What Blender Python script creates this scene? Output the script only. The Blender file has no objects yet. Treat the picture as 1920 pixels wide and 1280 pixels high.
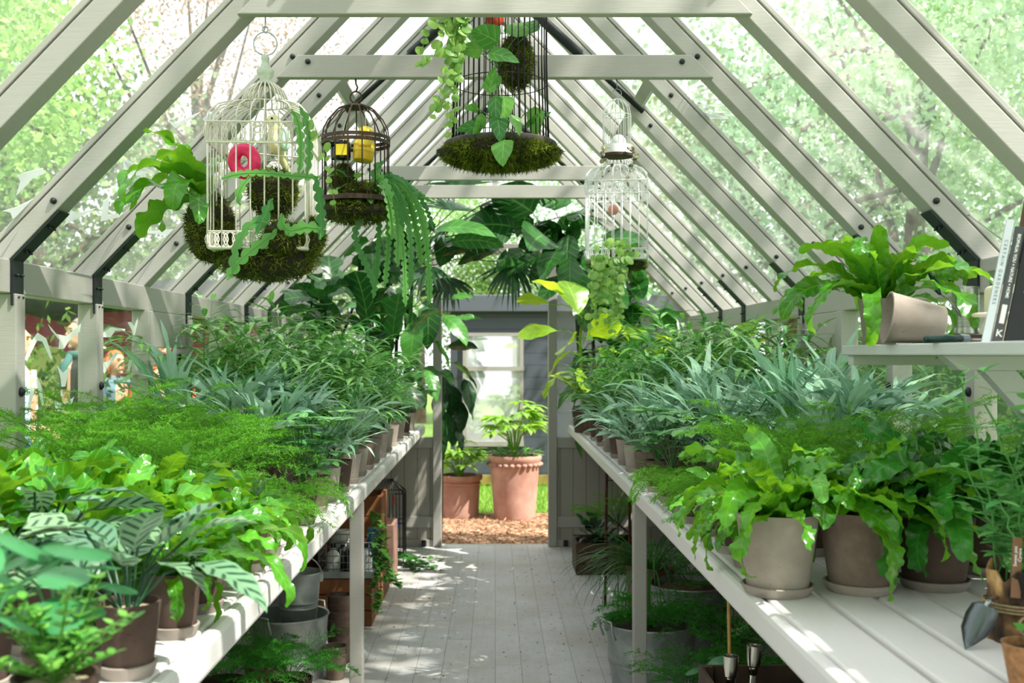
import bpy, bmesh, math, random
import numpy as np
from mathutils import Vector, Matrix

# ---------------------------------------------------------------- camera, sky, sun, exposure
sc = bpy.context.scene
COL = sc.collection
F = 2000.0                      # focal length in pixels of a 1920 wide frame
CX, CY, CZ = 928.0, 665.0, 1.40  # vanishing point of the aisle, eye height
cam_d = bpy.data.cameras.new('camera')
cam_d.sensor_width = 36.0
cam_d.lens = F * 36.0 / 1920.0
cam_d.shift_x = (960 - CX) / 1920.0
cam_d.shift_y = (CY - 640) / 1920.0
cam_d.clip_start = 0.05
cam_d.clip_end = 200
cam_d.dof.use_dof = True
cam_d.dof.focus_distance = 3.3
cam_d.dof.aperture_fstop = 5.0
cam = bpy.data.objects.new('camera', cam_d)
cam.location = (0, 0, CZ)
cam.rotation_euler = (math.pi / 2, 0, 0)
COL.objects.link(cam)
sc.camera = cam

w = bpy.data.worlds.new('sky')
sc.world = w
w.use_nodes = True
wn = w.node_tree.nodes
bg = wn['Background']
bg.inputs['Color'].default_value = (0.96, 0.97, 1.0, 1)
bg.inputs['Strength'].default_value = 1.9

sun_d = bpy.data.lights.new('sun', 'SUN')
sun_d.energy = 10.0
sun_d.angle = math.radians(0.6)
sun_d.color = (1.0, 0.95, 0.86)
sun = bpy.data.objects.new('sun', sun_d)
SUN_FROM = Vector((0.52, -0.30, 0.80)).normalized()
sun.rotation_euler = SUN_FROM.to_track_quat('Z', 'Y').to_euler()
COL.objects.link(sun)

sc.view_settings.view_transform = 'Standard'
sc.view_settings.look = 'None'
sc.view_settings.exposure = 0.12
sc.view_settings.gamma = 1.0
sc.view_settings.use_curve_mapping = False
sc.cycles.max_bounces = 7
sc.cycles.diffuse_bounces = 3
sc.cycles.glossy_bounces = 2
sc.cycles.transmission_bounces = 3
sc.cycles.transparent_max_bounces = 12
sc.cycles.sample_clamp_indirect = 6.0
sc.cycles.caustics_reflective = False
sc.cycles.caustics_refractive = False

RS = random.Random(7)
def R(a, b): return RS.uniform(a, b)
def P(px, py, Y):               # a photo pixel at depth Y as a point of the place
    return Vector(((px - CX) / F * Y, Y, CZ - (py - CY) / F * Y))

# ---------------------------------------------------------------- materials
MATS = {}
def srgb(h):
    h = h.lstrip('#')
    v = [int(h[i:i + 2], 16) / 255 for i in (0, 2, 4)]
    return tuple(c / 12.92 if c <= .04045 else ((c + .055) / 1.055) ** 2.4 for c in v) + (1,)
class NT:
    def __init__(s, name):
        s.m = bpy.data.materials.new(name); s.m.use_nodes = True
        s.t = s.m.node_tree; s.n = s.t.nodes; s.l = s.t.links
        s.p = s.n['Principled BSDF']; s.out = s.n['Material Output']
    def add(s, typ, **kw):
        n = s.n.new(typ)
        for k, v in kw.items(): setattr(n, k, v)
        return n
    def link(s, a, b): s.l.new(a, b)
    def mix(s, fac, a, b):
        n = s.add('ShaderNodeMix', data_type='RGBA')
        for i, v in ((0, fac), (6, a), (7, b)):
            if hasattr(v, 'node'): s.link(v, n.inputs[i])
            else: n.inputs[i].default_value = v
        return n.outputs[2]
    def ramp(s, fac, stops):
        n = s.add('ShaderNodeValToRGB')
        e = n.color_ramp.elements
        while len(e) < len(stops): e.new(.5)
        for k, (p, c) in enumerate(stops):
            e[k].position = p; e[k].color = c if isinstance(c, tuple) else (c, c, c, 1)
        s.link(fac, n.inputs[0]); return n.outputs[0]
    def math(s, op, a, b=0.0, c=0.0):
        n = s.add('ShaderNodeMath', operation=op)
        for i, v in enumerate((a, b, c)):
            if hasattr(v, 'node'): s.link(v, n.inputs[i])
            else: n.inputs[i].default_value = v
        return n.outputs[0]
    def noise(s, scale, detail=3, vec=None, rough=.5):
        n = s.add('ShaderNodeTexNoise'); n.inputs['Scale'].default_value = scale
        n.inputs['Detail'].default_value = detail; n.inputs['Roughness'].default_value = rough
        if vec is not None: s.link(vec, n.inputs['Vector'])
        return n.outputs[0]
    def obj(s): return s.add('ShaderNodeTexCoord').outputs['Object']
    def scaled(s, vec, sx, sy, sz):
        n = s.add('ShaderNodeMapping'); n.inputs['Scale'].default_value = (sx, sy, sz)
        s.link(vec, n.inputs['Vector']); return n.outputs[0]
    def bump(s, h, strength=.3, dist=.01):
        n = s.add('ShaderNodeBump'); n.inputs['Strength'].default_value = strength
        n.inputs['Distance'].default_value = dist
        s.link(h, n.inputs['Height']); s.link(n.outputs[0], s.p.inputs['Normal'])

def plain(name, col, rough=.5, metal=0.0, spec=.5, noise=0.0, nscale=20, bump=0.0, tr=0.0):
    if name in MATS: return MATS[name]
    m = NT(name); c = srgb(col) if isinstance(col, str) else col
    m.p.inputs['Roughness'].default_value = rough; m.p.inputs['Metallic'].default_value = metal
    m.p.inputs['Specular IOR Level'].default_value = spec
    m.p.inputs['Base Color'].default_value = c
    if tr: m.p.inputs['Transmission Weight'].default_value = tr
    if noise:
        f = m.noise(nscale, 4, m.obj())
        d = tuple(x * (1 - noise) for x in c[:3]) + (1,); e = tuple(min(1, x * (1 + noise)) for x in c[:3]) + (1,)
        m.link(m.mix(m.ramp(f, [(.3, 0.0), (.7, 1.0)]), d, e), m.p.inputs['Base Color'])
        if bump: m.bump(f, bump, .004)
    MATS[name] = m.m; return m.m

def painted(name, col, grain=(3, 3, 40)):      # painted timber with a faint grain
    m = NT(name); c = srgb(col)
    f = m.noise(6, 5, m.scaled(m.obj(), *grain))
    d = tuple(x * .90 for x in c[:3]) + (1,)
    m.link(m.mix(f, d, c), m.p.inputs['Base Color'])
    m.p.inputs['Roughness'].default_value = .42
    m.bump(f, .12, .004)
    MATS[name] = m.m; return m.m

def terracotta(name, c0, c1, speck, z0=0.0, scale=1.0):
    m = NT(name); o = m.obj()
    f = m.noise(9 * scale, 5, o, .6); g = m.noise(180 * scale, 2, o); rnd = m.add('ShaderNodeObjectInfo').outputs['Random']
    col = m.mix(m.ramp(f, [(.35, 0.0), (.65, 1.0)]), srgb(c0), srgb(c1))
    col = m.mix(m.ramp(g, [(.70, 0.0), (.74, .8)]), col, srgb(speck))
    hs = m.add('ShaderNodeHueSaturation'); m.link(col, hs.inputs['Color'])
    m.link(m.math('MULTIPLY_ADD', rnd, .5, .75), hs.inputs['Value'])
    m.link(hs.outputs[0], m.p.inputs['Base Color'])
    m.p.inputs['Roughness'].default_value = .85; m.p.inputs['Specular IOR Level'].default_value = .25
    m.bump(f, .15, .004)
    MATS[name] = m.m; return m.m

def leafmat(name, ca, cb, vein=None, nv=9, veinw=.12, trans=.35, rough=.38, stripe=None, tcol=None, gloss=.5):
    # attribute "leaf": x across -1..1, y along 0..1, z tone of this leaf
    m = NT(name)
    at = m.add('ShaderNodeAttribute', attribute_name='leaf')
    sp = m.add('ShaderNodeSeparateXYZ'); m.link(at.outputs['Vector'], sp.inputs[0])
    u, v, tn = sp.outputs
    au = m.math('ABSOLUTE', u)
    col = m.mix(tn, srgb(ca), srgb(cb))
    ph = m.math('MULTIPLY_ADD', au, -1.1, m.math('MULTIPLY', v, nv))
    if stripe:
        fr = m.math('FRACT', ph)
        k = m.ramp(fr, [(.0, 0.0), (.42, 0.0), (.52, 1.0), (.78, 1.0), (.88, 0.0)])
        k = m.math('MULTIPLY', k, m.ramp(au, [(.05, 0.0), (.12, 1.0), (.80, 1.0), (.93, 0.0)]))
        col = m.mix(k, col, srgb(stripe))
    if vein:
        k = m.ramp(au, [(0.0, 1.0), (veinw, 0.0)])
        fr = m.math('ABSOLUTE', m.math('SUBTRACT', m.math('FRACT', ph), .5))
        if nv:
            k2 = m.ramp(fr, [(0.0, .55), (.10, 0.0)]); k = m.math('MAXIMUM', k, k2); m.bump(fr, .25, .004)
        col = m.mix(k, col, srgb(vein))
    m.link(col, m.p.inputs['Base Color'])
    m.p.inputs['Roughness'].default_value = rough
    m.p.inputs['Specular IOR Level'].default_value = gloss
    t = m.add('ShaderNodeBsdfTranslucent')
    if tcol: m.link(m.mix(.75, col, srgb(tcol)), t.inputs['Color'])
    else: m.link(col, t.inputs['Color'])
    mx = m.add('ShaderNodeMixShader'); mx.inputs[0].default_value = trans
    m.link(m.p.outputs[0], mx.inputs[1]); m.link(t.outputs[0], mx.inputs[2])
    m.link(mx.outputs[0], m.out.inputs['Surface'])
    MATS[name] = m.m; return m.m

# ---------------------------------------------------------------- mesh builder
class MB:
    def __init__(s): s.V = []; s.Q = []; s.T = []; s.L = []; s.n = 0; s.qm = []; s.tm = []; s.mi = 0
    def add(s, v, q=None, t=None, leaf=None):
        v = np.asarray(v, float).reshape(-1, 3)
        s.V.append(v)
        if q is not None and len(q):
            q = np.asarray(q, int).reshape(-1, 4); s.Q.append(q + s.n); s.qm.append(np.full(len(q), s.mi))
        if t is not None and len(t):
            t = np.asarray(t, int).reshape(-1, 3); s.T.append(t + s.n); s.tm.append(np.full(len(t), s.mi))
        s.L.append(np.zeros((len(v), 3)) if leaf is None else np.asarray(leaf, float).reshape(-1, 3))
        s.n += len(v); return s
    def box(s, x0, x1, y0, y1, z0, z1):
        v = [(x, y, z) for x in (x0, x1) for y in (y0, y1) for z in (z0, z1)]
        return s.add(v, [(0, 1, 3, 2), (4, 6, 7, 5), (0, 4, 5, 1), (2, 3, 7, 6), (0, 2, 6, 4), (1, 5, 7, 3)])
    def beam(s, a, b, wy, wz, up=(0, 0, 1)):       # a bar from a to b, width wy across, depth wz along up
        a, b, up = Vector(a), Vector(b), Vector(up)
        d = (b - a).normalized(); sd = d.cross(up).normalized(); u = sd.cross(d)
        v = [c + sd * (i * wy / 2) + u * (j * wz / 2) for c in (a, b) for i in (-1, 1) for j in (-1, 1)]
        return s.add(v, [(0, 1, 3, 2), (4, 6, 7, 5), (0, 4, 5, 1), (2, 3, 7, 6), (0, 2, 6, 4), (1, 5, 7, 3)])
    def tube(s, pts, r, k=6, closed=False, leaf=None, cap=True):
        p = np.asarray([tuple(q) for q in pts], float); n = len(p)
        r = np.full(n, r) if np.isscalar(r) else np.asarray(r, float)
        if closed: t = np.roll(p, -1, 0) - np.roll(p, 1, 0)
        else: t = np.gradient(p, axis=0)
        t /= np.linalg.norm(t, axis=1)[:, None] + 1e-12
        ref = np.eye(3)[np.argmin(np.abs(t).max(0) + np.array([.002, .001, 0]))]
        a = np.cross(t, ref); a /= np.linalg.norm(a, axis=1)[:, None] + 1e-9; b = np.cross(t, a)
        th = np.arange(k) * 2 * math.pi / k
        v = p[:, None] + r[:, None, None] * (np.cos(th)[None, :, None] * a[:, None] + np.sin(th)[None, :, None] * b[:, None])
        q = []
        for i in range(n if closed else n - 1):
            for j in range(k):
                i2 = (i + 1) % n; j2 = (j + 1) % k
                q.append((i * k + j, i * k + j2, i2 * k + j2, i2 * k + j))
        t3 = []
        if cap and not closed:
            for j in range(1, k - 1): t3 += [(0, j, j + 1), ((n - 1) * k, (n - 1) * k + j + 1, (n - 1) * k + j)]
        lf = None
        if leaf is not None:
            lf = np.zeros((n * k, 3)); lf[:, 0] = .6; lf[:, 1] = .05; lf[:, 2] = leaf
        return s.add(v, q, t3, lf)
    def ring(s, c, rad, r, axis='z', n=24, k=6, sx=1, sy=1):
        th = np.arange(n) * 2 * math.pi / n; x = np.cos(th) * rad * sx; y = np.sin(th) * rad * sy; z = x * 0
        arr = {'z': (x, y, z), 'y': (x, z, y), 'x': (z, x, y)}[axis]
        return s.tube(np.stack(arr, 1) + np.asarray(tuple(c)), r, k, True)
    def lathe(s, prof, n=24, c=(0, 0, 0)):          # prof: [(r, z), ...]
        p = np.asarray(prof, float); th = np.arange(n) * 2 * math.pi / n
        v = np.stack([p[:, 0, None] * np.cos(th), p[:, 0, None] * np.sin(th), np.repeat(p[:, 1, None], n, 1)], 2) + np.asarray(tuple(c))
        q = [(i * n + j, i * n + (j + 1) % n, (i + 1) * n + (j + 1) % n, (i + 1) * n + j) for i in range(len(p) - 1) for j in range(n)]
        return s.add(v, q)
    def ball(s, c, rx, ry=None, rz=None, n=14, m=8):
        ry = rx if ry is None else ry; rz = rx if rz is None else rz
        pr = [(max(1e-4, math.sin(math.pi * i / m)), -math.cos(math.pi * i / m)) for i in range(m + 1)]
        k = s.n; s.lathe(pr, n); s.V[-1] = s.V[-1] * np.array([rx, ry, rz]) + np.asarray(tuple(c)); return s
    def poly(s, pts):                                # flat polygon, fan
        n = len(pts); return s.add([tuple(p) for p in pts], None, [(0, i, i + 1) for i in range(1, n - 1)])
    def prism(s, pts, off):                          # polygon extruded along off
        a = [Vector(p) for p in pts]; o = Vector(off); n = len(a)
        t = [(0, i, i + 1) for i in range(1, n - 1)]; t += [(n, n + i + 1, n + i) for i in range(1, n - 1)]
        return s.add(a + [p + o for p in a], [(i, (i + 1) % n, n + (i + 1) % n, n + i) for i in range(n)], t)
    def xf(s, M):                                    # transform everything so far
        A = np.array(M); s.V = [v @ A[:3, :3].T + A[:3, 3] for v in s.V]; return s
    def mesh(s, name, mats, smooth=False):
        me = bpy.data.meshes.new(name)
        V = np.concatenate(s.V) if s.V else np.zeros((0, 3))
        Q = np.concatenate(s.Q) if s.Q else np.zeros((0, 4), int); T = np.concatenate(s.T) if s.T else np.zeros((0, 3), int)
        me.vertices.add(len(V)); me.vertices.foreach_set('co', V.ravel())
        me.loops.add(len(Q) * 4 + len(T) * 3); me.loops.foreach_set('vertex_index', np.concatenate([Q.ravel(), T.ravel()]))
        me.polygons.add(len(Q) + len(T))
        me.polygons.foreach_set('loop_start', np.concatenate([np.arange(len(Q)) * 4, len(Q) * 4 + np.arange(len(T)) * 3]))
        me.polygons.foreach_set('material_index', np.concatenate([np.concatenate(s.qm) if s.qm else [], np.concatenate(s.tm) if s.tm else []]).astype(int))
        me.polygons.foreach_set('use_smooth', np.full(len(Q) + len(T), smooth))
        me.update(calc_edges=True)
        L = np.concatenate(s.L)
        if L.any():
            a = me.attributes.new('leaf', 'FLOAT_VECTOR', 'POINT'); a.data.foreach_set('vector', L.ravel())
        for m in (mats if isinstance(mats, (list, tuple)) else [mats]): me.materials.append(m)
        me.validate()
        return me
    def build(s, name, mats, parent=None, smooth=False, loc=None, auto=None, bevel=0, fix=True):
        me = s.mesh(name, mats, smooth)
        if fix and not s.L_any():
            b = bmesh.new(); b.from_mesh(me); bmesh.ops.recalc_face_normals(b, faces=b.faces); b.to_mesh(me); b.free()
        o = bpy.data.objects.new(name, me); COL.objects.link(o)
        if loc is not None: o.location = loc
        if parent: o.parent = parent
        if bevel:
            md = o.modifiers.new('bevel', 'BEVEL'); md.width = bevel; md.segments = 2; md.limit_method = 'ANGLE'
        if auto:
            for p in me.polygons: p.use_smooth = True
            try: me.set_sharp_from_angle(angle=math.radians(auto))
            except Exception: pass
        return o
    def L_any(s): return any(l.any() for l in s.L)

def tag(o, label=None, cat=None, group=None, kind=None):
    if label: o['label'] = label
    if cat: o['category'] = cat
    if group: o['group'] = group
    if kind: o['kind'] = kind
    return o
def empty(name, loc=(0, 0, 0), rz=0.0, label=None, cat=None, group=None):
    o = bpy.data.objects.new(name, None); COL.objects.link(o)
    o.location = loc; o.rotation_euler = (0, 0, rz); o.empty_display_size = .05
    return tag(o, label, cat, group)
def instance(name, me, parent=None, loc=(0, 0, 0), rz=0.0, scale=1.0):
    o = bpy.data.objects.new(name, me); COL.objects.link(o); o.location = loc
    o.rotation_euler = (0, 0, rz); o.scale = (scale,) * 3
    if parent: o.parent = parent
    return o
def struct(o, label=None, cat=None): return tag(o, label, cat, None, 'structure')
def place(o, a=0):
    return o

# ---------------------------------------------------------------- leaf shapes
def ovate(t): return np.sin(np.pi * np.clip(t, 0, 1) ** .8) ** .8
def lance(t): return np.sin(np.pi * np.clip(t, 0, 1) ** .7) ** 1.0
def strap(t): return np.minimum(1, .35 + t * 2.2) * np.sqrt(np.clip(1 - t ** 5, 0, 1))
def obov(t): return (np.sin(np.pi * np.clip(t, 0, 1) ** 1.35) ** .7)
def heart(t): return np.clip(np.where(t < .18, np.sqrt(np.clip(t / .18, 0, 1)), np.clip(np.cos((t - .18) / .82 * np.pi / 2), 0, 1) ** .85), 0, 1)
def grassy(t): return np.minimum(1, t * 8) * (1 - t) ** .6
def fiddle(t): return np.clip(np.sin(np.pi * np.clip(t, 0, 1) ** 1.5) ** .6 * (.72 + .28 * np.cos((t - .85) * 9)), 0, 1)

RIPF = 12.0
def leaf(mb, p, az, pitch, L, W, prof=ovate, droop=.6, n=7, m=5, fold=.15, wave=0.0, wf=5, curl=1.0, twist=0.0, roll=0.0, tone=None, yaw=0.0, ripple=0.0):
    t = np.linspace(0, 1, n + 1)
    pit = pitch - droop * t ** curl
    az_ = az + yaw * t
    d = np.stack([np.cos(pit) * np.cos(az_), np.cos(pit) * np.sin(az_), np.sin(pit)], 1)
    pts = np.zeros((n + 1, 3)); pts[1:] = np.cumsum((d[:-1] + d[1:]) / 2 * (L / n), 0)
    s0 = np.stack([-np.sin(az_), np.cos(az_), 0 * t], 1); nr = np.cross(d, s0)
    a = roll + twist * t
    s = s0 * np.cos(a)[:, None] + nr * np.sin(a)[:, None]; nn = np.cross(d, s)
    u = np.linspace(-1, 1, m)
    wd = prof(t) * W / 2
    wob = (R(0, 6.3), R(0, 6.3))
    off = fold * np.abs(u)[None] * wd[:, None]
    if wave:
        ph = np.where(u[None] < 0, wob[0], wob[1])
        off = off + wave * np.abs(u)[None] ** 1.5 * np.sin(wf * 2 * np.pi * t[:, None] + ph) * np.minimum(1, wd / (W / 2 * .5))[:, None]
    if ripple:
        off = off + ripple * np.abs(u)[None] ** 2 * np.sin(RIPF * 2 * np.pi * t[:, None] + np.where(u[None] < 0, 0, 1.5)) * np.minimum(1, wd / (W * .25))[:, None]
    v = np.asarray(tuple(p))[None, None] + pts[:, None] + s[:, None] * (u[None] * wd[:, None])[..., None] + nn[:, None] * off[..., None]
    i, j = np.meshgrid(np.arange(n), np.arange(m - 1), indexing='ij'); b = (i * m + j).ravel()
    q = np.stack([b, b + 1, b + m + 1, b + m], 1)
    tn = R(0, 1) if tone is None else tone
    lf = np.stack([np.repeat(u[None], n + 1, 0), np.repeat(t[:, None], m, 1), np.full((n + 1, m), tn)], 2)
    mb.add(v, q, None, lf)
    return pts + np.asarray(tuple(p)), d

def ribbon(mb, pts, side, wl, wr, tone=.5):          # flat stem: separate half widths each side
    pts = np.asarray([tuple(x) for x in pts], float); n = len(pts)
    side = np.asarray(side, float); side = np.repeat(side[None], n, 0) if side.ndim == 1 else side
    v = np.stack([pts - side * wl[:, None], pts, pts + side * wr[:, None]], 1)
    b = np.arange(n - 1) * 3
    q = np.concatenate([np.stack([b, b + 1, b + 4, b + 3], 1), np.stack([b + 1, b + 2, b + 5, b + 4], 1)])
    t = np.linspace(0, 1, n)
    lf = np.stack([np.repeat(np.array([[-1, 0, 1.0]]), n, 0), np.repeat(t[:, None], 3, 1), np.full((n, 3), tone)], 2)
    mb.add(v, q, None, lf)

def blades(mb, c, d, L, W, rng, tone=None, tri=False):  # many small flat leaflets: base c, direction d
    c = np.asarray(c); d = np.asarray(d); n = len(c)
    d = d / (np.linalg.norm(d, axis=1)[:, None] + 1e-9)
    r = rng.normal(size=(n, 3)); s = np.cross(d, r); s /= np.linalg.norm(s, axis=1)[:, None] + 1e-9
    L = np.broadcast_to(L, n)[:, None]; W = np.broadcast_to(W, n)[:, None]
    tn = rng.random(n) if tone is None else np.broadcast_to(tone, n)
    if tri:
        v = np.stack([c - s * W / 2, c + s * W / 2, c + d * L], 1)
        f = np.arange(n)[:, None] * 3 + np.arange(3)[None]
        lf = np.zeros((n, 3, 3)); lf[:, :, 0] = .6; lf[:, :, 1] = .3; lf[:, :, 2] = tn[:, None]
        mb.add(v, None, f, lf)
    else:
        v = np.stack([c, c + d * L * .45 + s * W / 2, c + d * L, c + d * L * .45 - s * W / 2], 1)
        f = np.arange(n)[:, None] * 4 + np.arange(4)[None]
        lf = np.zeros((n, 4, 3)); lf[:, 0] = (0, 0, 0); lf[:, 1] = (1, .5, 0); lf[:, 2] = (0, 1, 0); lf[:, 3] = (-1, .5, 0); lf[:, :, 2] = tn[:, None]
        mb.add(v, f, None, lf)
# ---------------------------------------------------------------- materials of the place
PAINT = painted('greige_paint', '#ABA8A3')
BENCH = painted('bench_paint', '#DAD7D6', (40, 3, 40))
SHELFM = painted('shelf_paint', '#BFC3C0', (40, 4, 40))
BLACK = plain('black_metal', '#23282C', .45, .3)
GALV = plain('galvanised', '#A9B0AE', .42, .55, noise=.25, nscale=14)
RUST = plain('rusty_iron', '#4A2C1E', .8, .3, noise=.35, nscale=30)
WOOD = plain('crate_wood', '#8A5430', .75, noise=.35, nscale=9, bump=.3)
DWOOD = plain('dark_wood', '#4B3A2C', .8, noise=.35, nscale=9, bump=.3)
SOIL = plain('soil', '#2E2219', .95, noise=.5, nscale=120, bump=.8)
GRIT = plain('grit', '#B7A988', .95, noise=.4, nscale=260, bump=1.0)
CLAY = terracotta('grey_clay', '#6B5A50', '#85776C', '#3A302A')
CLAYG = terracotta('pale_grey_clay', '#94887E', '#A79D93', '#55493F')
CLAYD = terracotta('dark_clay', '#4C3C34', '#63524A', '#2B211C')
CLAYP = terracotta('pink_clay', '#8A6A60', '#A08479', '#4A352C')
SAUCER = terracotta('saucer_clay', '#92877E', '#A89E95', '#4A4038')
TERRA = terracotta('terracotta', '#A0776A', '#BC988B', '#7A5346', scale=.5)
BARK = plain('bark', '#5A4632', .9, noise=.4, nscale=12, bump=.5)

def glass_mat(name='greenhouse_glass', d0=.03, d1=.11):
    m = NT(name)
    tr = m.add('ShaderNodeBsdfTransparent'); tr.inputs[0].default_value = (.97, .985, .975, 1)
    gl = m.add('ShaderNodeBsdfGlossy'); gl.inputs['Roughness'].default_value = .02
    lw = m.add('ShaderNodeLayerWeight'); lw.inputs[0].default_value = .5
    fr = m.math('MULTIPLY_ADD', m.math('POWER', lw.outputs['Facing'], 5.0), .5, .015)
    a = m.add('ShaderNodeMixShader'); m.link(fr, a.inputs[0]); m.link(tr.outputs[0], a.inputs[1]); m.link(gl.outputs[0], a.inputs[2])
    td = m.add('ShaderNodeBsdfTranslucent'); td.inputs[0].default_value = (.9, .93, .9, 1)
    o = m.obj(); n1 = m.noise(1.5, 4, o); n2 = m.noise(60, 2, o)
    f = m.math('MULTIPLY', m.ramp(n1, [(.35, d0), (.75, d1)]), m.ramp(n2, [(.3, .6), (.75, 1.3)]))
    b = m.add('ShaderNodeMixShader'); m.link(f, b.inputs[0]); m.link(a.outputs[0], b.inputs[1]); m.link(td.outputs[0], b.inputs[2])
    m.link(b.outputs[0], m.out.inputs['Surface']); return m.m
GLASS = glass_mat(); GLASSW = glass_mat('wall_glass', .004, .018)

def decal_mat(name, alpha):
    m = NT(name); m.p.inputs['Base Color'].default_value = (.88, .91, .9, 1); m.p.inputs['Roughness'].default_value = .7
    td = m.add('ShaderNodeBsdfTranslucent'); td.inputs[0].default_value = (.9, .92, .9, 1)
    a = m.add('ShaderNodeMixShader'); a.inputs[0].default_value = .5; m.link(m.p.outputs[0], a.inputs[1]); m.link(td.outputs[0], a.inputs[2])
    tr = m.add('ShaderNodeBsdfTransparent'); b = m.add('ShaderNodeMixShader'); b.inputs[0].default_value = alpha
    m.link(tr.outputs[0], b.inputs[1]); m.link(a.outputs[0], b.inputs[2]); m.link(b.outputs[0], m.out.inputs['Surface']); return m.m
DECAL = decal_mat('white_window_paint', .92)
DECALR = decal_mat('frosted_window_paint', .75)

def floor_mat():
    m = NT('floor_boards'); o = m.obj()
    sp = m.add('ShaderNodeSeparateXYZ'); m.link(o, sp.inputs[0])
    bx = m.math('DIVIDE', sp.outputs[0], .118); fr = m.math('FRACT', m.math('ADD', bx, 50.0)); fl = m.math('FLOOR', m.math('ADD', bx, 50.0))
    wn_ = m.add('ShaderNodeTexWhiteNoise', noise_dimensions='1D'); m.link(fl, wn_.inputs['W'])
    yy = m.math('DIVIDE', m.math('MULTIPLY_ADD', wn_.outputs['Value'], 1.7, sp.outputs[1]), 1.55)
    fy = m.math('FRACT', m.math('ADD', yy, 20.0)); ly = m.math('FLOOR', m.math('ADD', yy, 20.0))
    wn2 = m.add('ShaderNodeTexWhiteNoise', noise_dimensions='2D')
    cb = m.add('ShaderNodeCombineXYZ'); m.link(fl, cb.inputs[0]); m.link(ly, cb.inputs[1]); m.link(cb.outputs[0], wn2.inputs['Vector'])
    gr = m.noise(5, 6, m.scaled(o, 9, .7, 1), .6)
    st = m.noise(2.2, 5, o, .6); sp2 = m.noise(32, 3, o, .7)
    col = m.mix(gr, srgb('#B9BABC'), srgb('#D3D2D0'))
    col = m.mix(m.math('MULTIPLY', wn2.outputs['Value'], .35), col, srgb('#A9ABAF'))
    col = m.mix(m.ramp(st, [(.42, 0.0), (.70, .55)]), col, srgb('#A2967F'))
    col = m.mix(m.ramp(sp2, [(.60, 0.0), (.72, .75)]), col, srgb('#6F6558'))
    gap = m.math('MAXIMUM', m.math('LESS_THAN', fr, .022), m.math('LESS_THAN', fy, .0022))
    col = m.mix(m.math('MULTIPLY', gap, .8), col, srgb('#6A655E'))
    m.link(col, m.p.inputs['Base Color']); m.p.inputs['Roughness'].default_value = .55
    m.bump(m.math('SUBTRACT', gr, gap), .2, .004); return m.m
def boards_mat(name, col, axis, step, dark=.35):
    m = NT(name); o = m.obj(); sp = m.add('ShaderNodeSeparateXYZ'); m.link(o, sp.inputs[0])
    fr = m.math('FRACT', m.math('ADD', m.math('DIVIDE', sp.outputs[axis], step), 40.0))
    g = m.math('LESS_THAN', fr, .05); n = m.noise(8, 5, o)
    c = srgb(col); d = tuple(x * .85 for x in c[:3]) + (1,); e = tuple(x * dark for x in c[:3]) + (1,)
    m.link(m.mix(g, m.mix(n, d, c), e), m.p.inputs['Base Color']); m.p.inputs['Roughness'].default_value = .5
    m.bump(m.math('SUBTRACT', 1.0, g), .4, .006); return m.m
FLOORM = floor_mat()
PANELX = boards_mat('panel_boards_across', '#A5A097', 0, .095)
PANELY = boards_mat('panel_boards_along', '#A5A097', 1, .095)
SLATE = boards_mat('slate_weatherboard', '#474E58', 2, .135, .3)
MAGENTA = boards_mat('magenta_boards', '#C22C72', 2, .16, .6)

# ---------------------------------------------------------------- greenhouse shell
WX, EZ, SL = 1.42, 1.68, 1.04
YB = 7.80
RY = [-0.36, 0.23, 0.81, 1.40, 1.98, 2.57, 3.16, 3.80, 4.36, 4.93, 5.52, 6.08, 6.70, 7.25, YB]
STRAPS = {2.57 - .59, 3.16, 3.80, 4.93, 6.08, 6.70}
TIES = {3.16: 2.388, 3.80: 2.37, 6.08: 2.385, 6.70: 2.375}
NRM = {s: Vector((s * SL, 0, 1)).normalized() for s in (-1, 1)}
def roof_z(x): return EZ + (WX - abs(x)) * SL
cnt = {'trim': 0, 'window': 0}
def nm(k): cnt[k] += 1; return '%s_%d' % (k, cnt[k])
ORD = ['first', 'second', 'third', 'fourth', 'fifth', 'sixth', 'seventh', 'eighth', 'ninth', 'tenth', 'eleventh', 'twelfth', 'thirteenth', 'fourteenth', 'fifteenth', 'sixteenth', 'seventeenth', 'eighteenth', 'nineteenth', 'twentieth', 'twenty-first', 'twenty-second', 'twenty-third', 'twenty-fourth', 'twenty-fifth']
SIDE = {-1: 'left', 1: 'right'}

m = MB().box(-1.50, 1.50, -.7, YB + .06, -.05, 0)
struct(m.build('floor', FLOORM), 'pale grey washed plank floor of the greenhouse aisle', 'floor')

def bolt(mb, p, n, r=.0075):
    p, n = Vector(p), Vector(n).normalized()
    mb.tube([p - n * .002, p + n * .006, p + n * .012], [r * 1.3, r * 1.3, r * .6], 8)

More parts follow.
